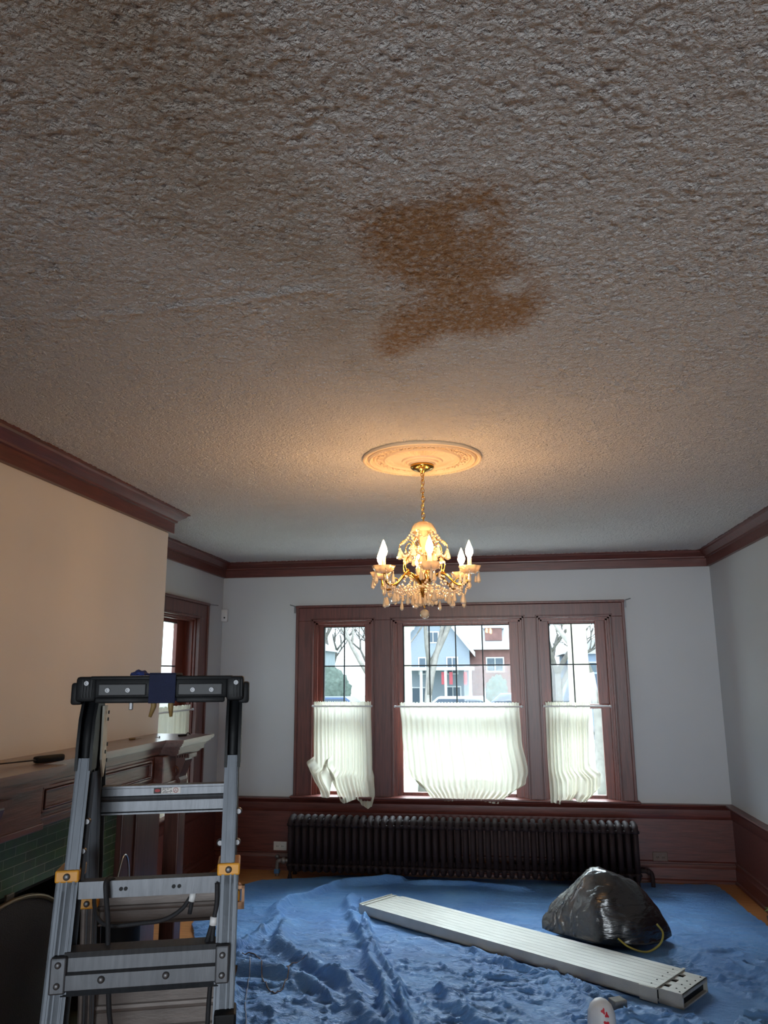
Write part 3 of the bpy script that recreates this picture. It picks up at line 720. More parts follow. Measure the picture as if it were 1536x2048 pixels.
MB().box(0, .02, 2.90-3.47, FY0-3.47, 0, FZ).build('jamb_tiles', TILE, e); MB().box(0, .02, FY1-3.47, 4.04-3.47, 0, FZ).build('jamb_tiles', TILE, e)
m = MB().box(XL+.02, XL+.05, FY0, FY1, 0, FZ).box(XL+.05, BX, FY0-.0, FY0+.02, 0, FZ).box(XL+.05, BX, FY1-.02, FY1, 0, FZ).box(XL+.05, BX, FY0, FY1, FZ-.02, FZ)
struct(m.build('firebox_lining', BRK))
tag(MB().box(BX-.3, -1.42, 2.6, 4.32, .0, .022, .005).build('hearth_slab', mat('hearth_tile', srgb(60, 66, 56), .4, 0, .2)), 'flat dark tiled hearth slab in front of the fireplace', 'hearth')
# arched fire screen
def screen():
    e = tag(empty('fire_screen', (-1.93, 2.98, .022)), 'dark arched fire screen with dull brass rim in front of fireplace', 'fire screen')
    arc = [(-.42, .0)]+[(-.42*math.cos(t), .50+.24*math.sin(t)) for t in [PI*k/28 for k in range(29)]]+[(.42, .0)]
    MB().prism(arc, 'x', -.008, .008).build('screen_panel', mat('dark_mesh', srgb(30, 24, 20), .5, .2, .5, 5, .5, 300), e)
    MB().tube([(0.008, a, z) for a, z in arc], .010, 8).build('rim', mat('dull_brass', srgb(110, 98, 78), .4, .7, .1), e, True)
    MB().box(-.006, .006, -.025, .025, .735, .77, .003).build('top_handle', mat('dull_brass', srgb(90, 82, 70), .4, .7, .1), e)
    for s in (-1, 1): MB().box(-.09, .09, s*.34-.012, s*.34+.012, 0, .02, .004).build('foot', BLK, e)
screen()
# ash canister with chrome handle
e = tag(empty('ash_canister', (-1.72, 3.50, .022)), 'tall black domed canister with chrome hoop handle beside the fireplace', 'canister')
MB().lathe([(.0, 0), (.085, 0), (.088, .01), (.088, .60), (.092, .61)], 32).build('canister_body', BLK, e, True, 40)
MB().lathe([(.094, .605), (.094, .62), (.080, .645), (.045, .668), (.010, .676), (0, .678)], 32).build('domed_lid', BLK, e, True, 40)
MB().tube(smooth_pts([(0, -.055, .655), (.0, -.050, .72), (0, -.01, .80), (0, .03, .79), (0, .055, .72), (0, .055, .655)], 6), .0045, 8).build('hoop_handle', CHROME, e, True)
MB().tube(smooth_pts([(.04, -.11, .70), (.05, -.05, .722), (.05, .01, .70), (.06, .05, .66)], 6), .0035, 8).cyl((.04, -.11, .70), (.04, -.085, .60), .0035, 8).build('side_bail', CHROME, e, True)

# things lying on the mantel shelf
e = tag(empty('chisel', (-1.84, 2.93, ZS+.001), math.radians(68)), 'dark handled chisel lying across the near end of mantel shelf', 'chisel')
MB().box(.0, .13, -.016, .016, 0, .026, .008).build('handle', BLK, e, True, 40)
MB().prism([(0, -.010), (0, .010), (-.10, .007), (-.155, .001), (-.155, -.001), (-.10, -.007)], 'z', .010, .015).build('blade', mat('dark_steel', srgb(50, 48, 48), .4, .6), e)
e = tag(empty('putty_knife', (-1.99, 4.06, ZS), math.radians(70)), 'tiny brown tool lying flat on middle of mantel shelf', 'tool')
MB().tube([(-.02, 0, .005), (.02, 0, .005)], .005, 8).build('handle', TAN, e, True); MB().box(.02, .06, -.005, .005, .003, .0045).build('blade', STEEL, e)
e = tag(empty('spring_clip', (-1.81, 4.32, ZS), math.radians(60)), 'small black clip lying on far bright end of mantel shelf', 'clip')
MB().box(-.03, .02, -.010, .010, 0, .010, .003).build('jaw', BLK, e); MB().tube(smooth_pts([(.02, 0, .006), (.035, .004, .016), (.05, 0, .006)], 4), .003, 6).build('wire_loop', BLK, e, True)
for i, (x, y, lb) in enumerate(((-1.934, 3.153, 'tiny loose screw on mantel shelf behind the chisel handle'), (-1.90, 4.18, 'tiny loose screw on mantel shelf near the black clip'))):
    e = tag(empty('loose_screw', (x, y, ZS), i), lb, 'screw', 'loose screws on the mantel shelf')
    MB().cyl((-.012, 0, .003), (.012, 0, .003), .0018, 6).lathe([(0, 0), (.005, 0), (.005, .002), (0, .002)], 10, Matrix.Translation((.012, 0, .0045)) @ Matrix.Rotation(PI/2, 4, 'Y')).build('screw_body', STEEL, e)

# ------------------------------------------------------------------ ladder (numbers are for a 1.85 m stand-off, K brings it to its real 2.2 m)
K = 2.2/1.85
LA = math.radians(18)
LX, LYY = -.7736*K, 1.6805*K
def q(s, n, z): return Vector((s*K, -n*K, EYE+(z-EYE)*K))
def T(z): return EYE+(z-EYE)*K
def ladder():
    e = tag(empty('step_ladder', (LX, LYY, 0), LA), 'aluminium folding work ladder with black top cap in the left foreground', 'ladder')
    ZB = EYE-EYE/K                      # local height of the floor
    def off(z, side): return side*(.03+.2*(1.6-z))
    def channel(name, s0, s1, z0, z1, side, depth, mt, openin):
        """leaning C rail: face towards the viewer with two flanges"""
        m = MB(); th = .0035
        def slab(a, b, n0, n1):
            vs = []
            for z in (z0, z1):
                o = off(z, side)
                for s, n in ((a, n0), (b, n0), (b, n1), (a, n1)): vs.append(m.bm.verts.new(q(s, o+n, z)))
            for f in ((0, 1, 2, 3), (4, 5, 6, 7), (0, 1, 5, 4), (1, 2, 6, 5), (2, 3, 7, 6), (3, 0, 4, 7)): m.bm.faces.new([vs[i] for i in f])
        slab(s0, s1, 0, -th); slab(s0, s1, -depth+th, -depth)
        if openin > 0: slab(s0, s0+th, 0, -depth)
        else: slab(s1-th, s1, 0, -depth)
        slab(s0+.006, s0+.009, 0, .0015); slab(s1-.009, s1-.006, 0, .0015)
        return m.build(name, mt, e)
    # inner (upper) rails then wider outer (lower) rails
    for side, z1 in ((1, 1.45), (-1, 1.45)):
        zc = 1.235 if side > 0 else 1.125
        a = channel('rail', -.147, -.118, ZB+.25, z1, side, .055, ALUV, 1)
        b = channel('rail', .160, .189, ZB+.25, z1, side, .055, ALUV, -1)
        c = channel('outer_rail', -.160, -.120, ZB, zc, side, .068, ALUV, 1) if side > 0 else channel('outer_rail', -.153, -.122, ZB, zc, side, .068, ALUD, 1)
        d = channel('outer_rail', .157, .197, ZB, zc, side, .068, ALUV, -1) if side > 0 else channel('outer_rail', .153, .186, ZB, zc, side, .068, ALUD, -1)
        for r, s0, s1 in ((c, -.163, -.117), (d, .154, .200)):
            zz = zc; m = MB(); o = off(zz, side)
            cc = q((s0+s1)/2, o, zz); hw = (s1-s0)/2*K
            m.box(cc.x-hw, cc.x+hw, cc.y-.006, cc.y+.088, cc.z-.022, cc.z+.006, .004)
            col_ = m.build('rail_collar', ORANGE, e)
            MB().lathe([(0, .006), (.005, .006), (.008, .003), (.008, 0)], 14, Matrix.Translation((cc.x, cc.y-.006, cc.z-.008)) @ Matrix.Rotation(PI/2, 4, 'X')).build('rivet', STEEL, col_, True)
        for s in (-.14, .175):
            c0 = q(s, off(ZB, side)-.034, ZB); MB().box(c0.x-.028, c0.x+.028, c0.y-.05, c0.y+.05, 0, .035, .006).build('rubber_foot', BLK, e)
    # rungs
    def rung(name, z, h, s0, s1, side, mt, prof, dn=.02):
        o = off(z, side); m = MB()
        pts = [(-(o-dn+pn)*K, T(z)+pz*h*K) for pn, pz in prof]
        m.prism(pts, 'x', s0*K, s1*K); return m.build(name, mt, e)
    ribbed = [(.000, .5), (.004, .5), (.004, .42), (.001, .40), (.001, .15), (.004, .12), (.006, .05), (.004, -.02), (.001, -.05), (.001, -.40), (.005, -.44), (.005, -.5), (-.028, -.5), (-.028, -.45), (-.003, -.43), (-.003, .45), (-.028, .47), (-.028, .5)]
    flat = [(.004, .5), (.004, -.5), (-.026, -.5), (-.026, -.42), (.0, -.42), (.0, .42), (-.026, .42), (-.026, .5)]
    r1 = rung('rung', 1.340, .062, -.120, .160, -1, ALU, ribbed)
    r2 = rung('rung', 1.095, .064, -.122, .152, -1, ALUD, ribbed)
    r3 = rung('rung', .870, .090, -.123, .154, -1, ALUD, ribbed, .02)
    r4 = rung('rung', 1.200, .032, -.118, .160, 1, ALU, flat, .012)
    r5 = rung('rung', .60, .06, -.123, .154, -1, ALUD, ribbed); rung('rung', .80, .06, -.12, .157, 1, ALU, ribbed); rung('rung', .54, .06, -.12, .157, 1, ALU, ribbed)
    # two wide hole pairs on the thin front bar
    for s in (-.035, -.026, .068, .079):
        p = q(s, off(1.2, 1)-.008, 1.2); MB().lathe([(0, .001), (.0045, .001), (.0045, -.001)], 12, Matrix.Translation((p.x, p.y-.0012, p.z)) @ Matrix.Rotation(PI/2, 4, 'X')).build('hole', BLK, r4)
    # broad front step with folded end gussets
    o = off(1.065, 1)
    m = MB().prism([(-(o+.004)*K, T(1.066)), (-(o+.012)*K, T(1.062)), (-(o+.012)*K, T(1.036)), (-(o+.004)*K, T(1.030)), (-(o+.012)*K, T(1.026)), (-(o-.03)*K, T(1.026)), (-(o-.03)*K, T(1.034)), (-(o-.0)*K, T(1.036)), (-(o-.0)*K, T(1.092)), (-(o-.04)*K, T(1.096)), (-(o-.04)*K, T(1.100)), (-(o-.002)*K, T(1.098)), (-(o+.004)*K, T(1.090))][::1], 'x', -.128*K, .165*K)
    st = m.build('front_step', ALU, e)
    for s0, s1, zz0, zz1 in ((-.150, -.120, 1.030, 1.094), (.158, .185, 1.030, 1.098)):
        pl = MB().box(s0*K, s1*K, -(o+.0145)*K, -(o-.002)*K, T(zz0), T(zz1), .004).build('step_gusset', ALU, e)
        for zz in (1.046, 1.082):
            MB().lathe([(0, .006), (.0045, .006), (.007, .003), (.007, 0)], 12, Matrix.Translation(((s0+s1)/2*K, -(o+.0145)*K, T(zz))) @ Matrix.Rotation(PI/2, 4, 'X')).build('rivet', STEEL, pl, True)
    for s in (-.055, .065):
        MB().lathe([(0, .007), (.0045, .007), (.008, .003), (.008, 0)], 12, Matrix.Translation((s*K, -(o+.012)*K, T(1.052))) @ Matrix.Rotation(PI/2, 4, 'X')).build('rivet', STEEL, st, True)
    # hinges: pair of black cheek plates with ribbed drum between, one per side
    for s0, s1 in ((-.153, -.112), (.156, .196)):
        c = (s0+s1)/2
        for side in (1, -1):
            m = MB(); poly = []
            for zz, a in ((1.57, .018), (1.50, .020), (1.455, .019), (1.425, .012)): poly.append((zz, a))
            for sc2 in (s0+.003, s1-.009):
                vs = []
                prof2 = [(off(1.60, side), 1.575), (off(1.53, side)+.012*side, 1.53), (off(1.47, side)+.010*side, 1.47), (off(1.43, side)+.002*side, 1.425), (off(1.43, side)-.055*side*.9, 1.425), (off(1.47, side)-.05*side, 1.47), (-.0*side, 1.53), (-.0*side, 1.575)]
                A = [m.bm.verts.new(q(sc2, n, z)) for n, z in prof2]; B = [m.bm.verts.new(q(sc2+.006, n, z)) for n, z in prof2]
                m.bm.faces.new(A); m.bm.faces.new(B)
                for i in range(8): m.bm.faces.new((A[i], A[(i+1) % 8], B[(i+1) % 8], B[i]))
            p0, p1 = q(c, off(1.49, side)-.016*side, 1.49), q(c, off(1.43, side)-.026*side, 1.43)
            m.tube([q(c, 0, 1.56), q(c, off(1.52, side)-.018*side, 1.52), p0, p1, q(c, off(1.40, side)-.03*side, 1.415)], .016, 12)
            m.build('hinge_lock', BLK, e, True, 35)
    # pale slotted gusset plate behind the left hinge
    m = MB().prism([(.00, T(1.555)), (.055, T(1.555)), (.075, T(1.43)), (.05, T(1.40)), (.01, T(1.44))], 'x', -.113*K, -.109*K)
    gp = m.build('gusset_plate', mat('pale_plate', srgb(190, 188, 176), .5, .2), e)
    for yy, zz in ((.045, 1.54), (.04, 1.525), (.052, 1.47), (.058, 1.435), (.03, 1.455)):
        MB().cyl((-.106*K, yy, T(zz)), (-.104*K, yy, T(zz)), .005, 10).build('hole', BLK, gp)
    # top cap: charcoal tray beam, front plates, end blocks, screws
    cp_ = MB().box(-.120*K, .160*K, -.07*K, .075*K, T(1.572), T(1.616), .006).box(-.117*K, -.004*K, -.074*K, -.06*K, T(1.563), T(1.575), .004).box(.052*K, .155*K, -.074*K, -.06*K, T(1.563), T(1.575), .004)
    cp_.box(-.13*K, .17*K, -.072*K, .078*K, T(1.611), T(1.620), .004).build('top_cap', BLK, e, True, 35)
    for a, b in ((-.112, -.012), (.054, .150)):
        p = MB().box(a*K, b*K, -.0735*K, -.068*K, T(1.578), T(1.604), .003).build('front_plate', DGREY, e)
        for s in ((-.092, -.050) if a < 0 else (.086, .126)):
            MB().lathe([(0, .001), (.0025, .001), (.003, .004), (.0058, .004), (.0062, 0)], 16, Matrix.Translation((s*K, -.0735*K, T(1.590))) @ Matrix.Rotation(PI/2, 4, 'X')).build('screw', STEEL, p, True, 30)
    for sgn, a, b in ((-1, -.158, -.116), (1, .158, .196)):
        m = MB().box(a*K, b*K, -.072*K, .072*K, T(1.566), T(1.619), .008).box((a if sgn < 0 else b-.0)*K-.014, (a if sgn < 0 else b)*K+.014, -.06*K, .06*K, T(1.560), T(1.606), .006)
        for k in range(4): m.box((a+.014+k*.006)*K, (a+.016+k*.006)*K, -.075*K, -.07*K, T(1.575), T(1.612))
        eb = m.build('end_block', BLK, e, True, 35)
        MB().lathe([(0, .001), (.0025, .001), (.003, .004), (.0058, .004), (.0062, 0)], 16, Matrix.Translation(((a+b)/2*K+.002, -.075*K, T(1.605))) @ Matrix.Rotation(PI/2, 4, 'X')).build('screw', STEEL, eb, True, 30)
    MB().box(-.048*K, -.040*K, -.06*K, -.05*K, T(1.548), T(1.566), .002).build('tool_hook', STEEL, e)
    # adjusting bolts on the rails
    for s, z, sd in ((-.116, 1.325, 1), (-.118, 1.27, 1), (.193, 1.335, 1), (.192, 1.275, 1), (.157, 1.275, 1)):
        p = q(s, off(z, sd)-.02, z)
        MB().lathe([(0, .008), (.006, .008), (.009, .004), (.009, -.004), (.005, -.012)], 12, Matrix.Translation(p) @ Matrix.Rotation(PI/2, 4, 'X')).build('adjusting_bolt', STEEL, e, True, 40)
    # lever strip along left rail, U handle at right, black lock at the foot of the picture
    m = MB(); o1, o2 = off(1.24, 1), off(1.42, 1)
    a0, a1 = q(-.114, off(1.42, 1)-.02, 1.42), q(-.116, off(1.19, 1)-.02, 1.19)
    m.tube([a0, (a0+a1)/2, a1], .006, 4).build('lever_strip', ALUV, e)
    p = q(.200, off(1.115, -1), 1.115)
    MB().box(p.x-.02, p.x+.012, p.y-.008, p.y+.008, p.z+.022, p.z+.030).box(p.x+.004, p.x+.012, p.y-.008, p.y+.008, p.z-.030, p.z+.030).box(p.x-.02, p.x+.012, p.y-.008, p.y+.008, p.z-.030, p.z-.012).build('lock_handle', mat('copper_bracket', srgb(190, 150, 120), .35, .8), e)
    p = q(.180, off(.975, 1)+.008, .975)
    MB().box(p.x-.024, p.x+.026, p.y-.02, p.y+.05, p.z-.06, p.z+.014, .005).build('lock_housing', BLK, e)
    # maker's sticker on top rung (dark block, red mark, rows of fine print, round symbol)
    on = off(1.34, -1); ys = -(on-.02+.0012)*K
    SW = mat('sticker_white', srgb(196, 192, 188), .6); SB = mat('sticker_black', srgb(34, 24, 26), .6); SR = mat('sticker_red', srgb(150, 40, 44), .6)
    zc = T(1.3585)
    sk = MB().box(-.005*K, .056*K, ys-.0012, ys, zc-.0075, zc+.0095).build('sticker', SW, r1)
    MB().box(-.0045*K, .0125*K, ys-.0018, ys-.001, zc-.007, zc+.009).build('sticker_block', SB, sk)
    MB().lathe([(0, .001), (1, .001), (1, 0)], 24, Matrix.Translation((.004*K, ys-.0018, zc+.001)) @ Matrix.Rotation(PI/2, 4, 'X') @ Matrix.Diagonal((.0075, .0042, 1, 1))).build('sticker_logo', SR, sk)
    m = MB()
    for i in range(5):
        x = .015*K
        while x < .034*K:
            w = random.uniform(.002, .006)
            if random.random() < .85: m.box(x, x+w*.8, ys-.0016, ys-.0011, zc+.0062-i*.0031, zc+.0078-i*.0031)
            x += w
    m.build('fine_print', SB, sk)
    m = MB().tube([(.045*K+.0062*math.cos(t), ys-.0014, zc+.001+.0062*math.sin(t)) for t in [2*PI*k/20 for k in range(20)]], .0007, 4, True)
    m.tube([(.045*K-.003, ys-.0014, zc-.003), (.045*K, ys-.0014, zc+.005), (.045*K+.003, ys-.0014, zc-.002), (.045*K-.002, ys-.0014, zc+.001)], .0006, 4).build('round_symbol', SR, sk)
    return e
LAD = ladder()
# cloth band over the cap, pincers handles below, blue cloth on top
Mw = Matrix.Translation((LX, LYY, 0)) @ Matrix.Rotation(LA, 4, 'Z')
e = tag(empty('cloth_band', (LX, LYY, T(1.622)), LA), 'dark navy cloth band wrapped over middle of the ladder cap', 'cloth band')
z_ = lambda z: T(z)-T(1.622)
MB().box(-.006*K, .050*K, -.080*K, -.0745*K, z_(1.562), z_(1.626), .0015).box(-.006*K, .050*K, -.080*K, .084*K, z_(1.6215), z_(1.6265), .0015).box(-.006*K, .050*K, .0785*K, .084*K, z_(1.562), z_(1.626), .0015).build('band', NAVY, e)
e = tag(empty('spring_clamp', (LX, LYY, T(1.565)), LA), 'spring clamp with two tan handles poking down below the ladder cap', 'clamp')
for sgn, x in ((-1, .004), (1, .0415)):
    MB().tube([(x*K, -.066*K, .012), (x*K+sgn*-.001, -.067*K, -.012), (x*K+sgn*.001-(0.006 if sgn < 0 else 0), -.067*K, -.038)], .006, 8, rr=[.008, .007, .004]).build('handle', TAN, e, True)
def rag():
    b = bmesh.new(); bmesh.ops.create_icosphere(b, subdivisions=4, radius=1)
    for v in b.verts:
        d = 1+.25*noise.noise(v.co*2.2)+.10*noise.noise(v.co*6)
        v.co = Vector((v.co.x*.024*d, v.co.y*.030*d, max(-.0, v.co.z)*.014*d))
    M_ = MB(); M_.bm.free(); M_.bm = b; return M_.build('crumpled_rag', mat('blue_rag', srgb(28, 44, 98), .9, 0, .2, 40, .4, 200), None, True)
o = tag(rag(), 'crumpled dark blue rag lying on top of the ladder cap', 'rag'); o.location = Mw @ Vector((-.034*K, -.03, T(1.6205))); o.rotation_euler = (0, 0, LA)

# black cords draped over the ladder
def wp(s, n, z): p = q(s, n, z); return p
def off1(z, side=1): return side*(.03+.2*(1.6-z))
e = tag(empty('bungee_cord', (LX, LYY, 0), LA), 'long black cord looped over the thin front bar of the ladder', 'cord')
zb = 1.2
MB().tube(smooth_pts([wp(-.100, .02, 1.165), wp(-.096, .03, 1.150), wp(-.082, .05, 1.130), wp(-.055, .065, 1.122), wp(0, .07, 1.125), wp(.050, .08, 1.132), wp(.085, .085, 1.152), wp(.105, .085, 1.178), wp(.125, .085, 1.190)], 8), .0052, 8).build('hanging_loop', CORD, e, True)
MB().tube(smooth_pts([wp(-.04, .06, 1.19), wp(-.055, .09, 1.216), wp(-.062, .118, 1.218), wp(-.060, .1225, 1.195), wp(-.055, .115, 1.15), wp(-.053, .105, 1.10), wp(-.05, .10, 1.05), wp(-.046, .09, .98), wp(-.040, .08, .92), wp(-.036, .08, .80), wp(-.03, .08, .6), wp(-.02, .08, .4), wp(.0, .08, .268)], 8), .0058, 8).build('long_drop', CORD, e, True)
MB().tube(smooth_pts([wp(-.058, .03, 1.17), wp(-.03, .04, 1.175), wp(.0, .03, 1.18)], 6), .005, 8).build('short_tail', CORD, e, True)
for (s, n, z) in ((.107, .085, 1.176),):
    MB().tube([wp(s, n, z+.006), wp(s-.004, n, z-.010)], .0085, 10).build('white_clip', WHITE, e, True)
    MB().tube([wp(s-.002, n, z-.006), wp(s-.006, n+.002, z-.034)], .0052, 8).build('cord_end', CORD, e, True)
e = tag(empty('cord_with_white_clip', (LX, LYY, 0), LA), 'black cord with white clip hanging straight down the right ladder rail', 'cord')
MB().tube(smooth_pts([wp(.155, .112, 1.205), wp(.156, .118, 1.17), wp(.151, .118, 1.13), wp(.149, .115, 1.08), wp(.149, .10, 1.03), wp(.146, .10, .95), wp(.146, .10, .8), wp(.146, .10, .5), wp(.146, .10, .268)], 8), .0056, 8).build('cord_line', CORD, e, True)
MB().tube([wp(.1515, .118, 1.143), wp(.150, .118, 1.128)], .009, 10).build('white_clip', WHITE, e, True)
MB().tube([wp(.149, .118, 1.132), wp(.138, .120, 1.094)], .0055, 8).build('cord_end', CORD, e, True)

# ------------------------------------------------------------------ blue tarp
def tarp_height(x, y):
    wx = x+.10*(vnoise(x*3, y*3, 1)-.5)+.03*(vnoise(x*11, y*11, 2)-.5); wy = y+.10*(vnoise(x*3+40, y*3, 3)-.5)+.03*(vnoise(x*11, y*11+9, 4)-.5)
    near = np.clip((6.1-y)/1.6, 0, 1)*.8+.2                      # calmer at the back
    h = .004+.012*ridged(wx*3.2+wy*1.0, wy*2.2-wx*.7, 5)**4*near
    h += .022*ridged(wx*4.5+wy*2, wy*9, 6)**6*near+.016*ridged(wx*9+wy*6, wy*16, 7)**6*near+.007*ridged(wx*18-wy*9, wy*34, 12)**4*near+.004*ridged(wx*40+wy*5, wy*60, 8)**2*near
    F = [([(-1.58, 5.16), (-1.57, 5.58), (-1.53, 5.95), (-1.23, 6.33), (-.86, 6.52)], .045, .05), ([(-1.61, 4.8), (-1.58, 5.16)], .03, .04),
         ([(-1.2, 5.99), (-1.05, 5.43), (-.82, 4.82), (-.67, 4.34), (-.55, 3.8)], .05, .05), ([(-1.09, 5.88), (-.89, 5.16), (-.68, 4.61), (-.45, 3.9)], .045, .035),
         ([(-1.51, 5.37), (-1.36, 4.87), (-.86, 4.31), (-.6, 3.8)], .04, .07), ([(-.63, 5.49), (-.3, 5.1), (-.07, 4.84), (.2, 4.6), (.5, 4.0)], .022, .05),
         ([(-.75, 6.48), (-.3, 6.5), (.1, 6.36)], .02, .06), ([(1.0, 5.05), (1.36, 4.81), (1.6, 4.6)], .03, .08), ([(-1.49, 4.5), (-1.25, 4.46), (-.96, 4.18)], .045, .05),
         ([(.2, 4.9), (.6, 4.0)], .02, .04), ([(.5, 4.25), (1.1, 3.9), (1.5, 4.1)], .03, .06), ([(-1.45, 4.2), (-1.3, 3.9)], .04, .04), ([(-.35, 4.35), (0, 3.8)], .03, .05)]
    for pts, a, w in F:
        d, s = seg_d(wx, wy, pts); w2 = np.where(s > 0, w, w*.55); h += 1.3*a*np.exp(-(d/w2)**2)*(.6+.6*vnoise(x*5, y*5, 11))
    return h
PLANK_A, PLANK_D = Vector((-1.035, 5.62)), Vector((.705, 4.39))
def tarp():
    st = .0095; xs = np.arange(-2.14, 1.70, st); ys = np.arange(3.3, 6.76, st); gx, gy = np.meshgrid(xs, ys)
    h = tarp_height(gx, gy)
    # pressed flat under plank and bag
    d = (PLANK_D-PLANK_A).normalized(); nrm = Vector((-d.y, d.x))
    t = (gx-PLANK_A.x)*d.x+(gy-PLANK_A.y)*d.y; s = (gx-PLANK_A.x)*nrm.x+(gy-PLANK_A.y)*nrm.y
    inside = (t > -.04) & (t < 2.50) & (s > -.01) & (s < .37)
    h = np.where(inside, np.minimum(h, .006), h); near = np.clip(np.minimum(np.abs(s), np.abs(s-.36))/.05, 0, 1)
    h = np.where((t > -.06) & (t < 2.5) & (s > -.06) & (s < .42) & ~inside, .006+(h-.006)*near, h)
    rb = np.hypot((gx-.60)/.40, (gy-5.35)/.36); h = np.where(rb < 1, np.minimum(h, .006), h)
    for bx_, by_, r in ((.39, 4.0, .10), (.50, 4.30, .09)): h = np.where(np.hypot(gx-bx_, gy-by_) < r, np.minimum(h, .006), h)
    h = h+.0015
    def inside_out(x, y):
        wob = .02*np.sin(5*x+1)+.012*np.sin(13*y)
        back = np.interp(x, [-2.14, -2.0, -1.3, -.07, 1.60, 1.70], [6.16, 6.42, 6.66, 6.70, 6.735, 6.70])+0*wob
        left = np.interp(y, [3.3, 4.55, 4.75, 5.0, 5.25, 5.6, 6.2], [-1.50, -1.52, -1.78, -1.98, -2.08, -2.12, -2.12])+.015*np.sin(9*y)
        right = np.interp(y, [3.3, 5.9, 6.74], [1.66, 1.64, 1.585])+.01*np.sin(7*y)
        return (y < back) & (x > left) & (x < right)
    ny, nx = gx.shape; ok = inside_out(gx, gy); idx = -np.ones((ny, nx), int); idx[ok] = np.arange(ok.sum())
    a, b, c, dd = idx[:-1, :-1], idx[:-1, 1:], idx[1:, 1:], idx[1:, :-1]; k = (a >= 0) & (b >= 0) & (c >= 0) & (dd >= 0)
    fc = np.stack([a[k], b[k], c[k], dd[k]], 1)
    me = bpy.data.meshes.new('tarp'); me.from_pydata(np.stack([gx[ok], gy[ok], h[ok]], 1).tolist(), [], fc.tolist())
    for p in me.polygons: p.use_smooth = True
    m, nt, bs = newmat('blue_tarpaulin'); N, L = nt.nodes, nt.links; tcn = N.new('ShaderNodeTexCoord')
    n1 = N.new('ShaderNodeTexNoise'); n1.inputs['Scale'].default_value = 3; n1.inputs['Detail'].default_value = 5; L.new(tcn.outputs['Object'], n1.inputs['Vector'])
    r = N.new('ShaderNodeValToRGB'); r.color_ramp.elements[0].position = .3; r.color_ramp.elements[0].color = srgb(80, 130, 194); r.color_ramp.elements[1].position = .7; r.color_ramp.elements[1].color = srgb(104, 158, 216)
    L.new(n1.outputs['Fac'], r.inputs['Fac']); L.new(r.outputs['Color'], bs.inputs['Base Color'])
    bs.inputs['Roughness'].default_value = .38; bs.inputs['Specular IOR Level'].default_value = .5
    mp = N.new('ShaderNodeMapping'); mp.inputs['Scale'].default_value = (1, 2.2, 1); L.new(tcn.outputs['Object'], mp.inputs['Vector'])
    n2 = N.new('ShaderNodeTexNoise'); n2.inputs['Scale'].default_value = 24; n2.inputs['Detail'].default_value = 7; n2.inputs['Roughness'].default_value = .7; n2.inputs['Distortion'].default_value = 1.2; L.new(mp.outputs['Vector'], n2.inputs['Vector'])
    bp = N.new('ShaderNodeBump'); bp.inputs['Strength'].default_value = .8; bp.inputs['Distance'].default_value = .02; L.new(n2.outputs['Fac'], bp.inputs['Height']); L.new(bp.outputs['Normal'], bs.inputs['Normal'])
    me.materials.append(m); o = bpy.data.objects.new('tarp', me); COL.objects.link(o)
    tag(o, 'crumpled blue plastic tarp spread over the wooden floor', 'tarp')
tarp()

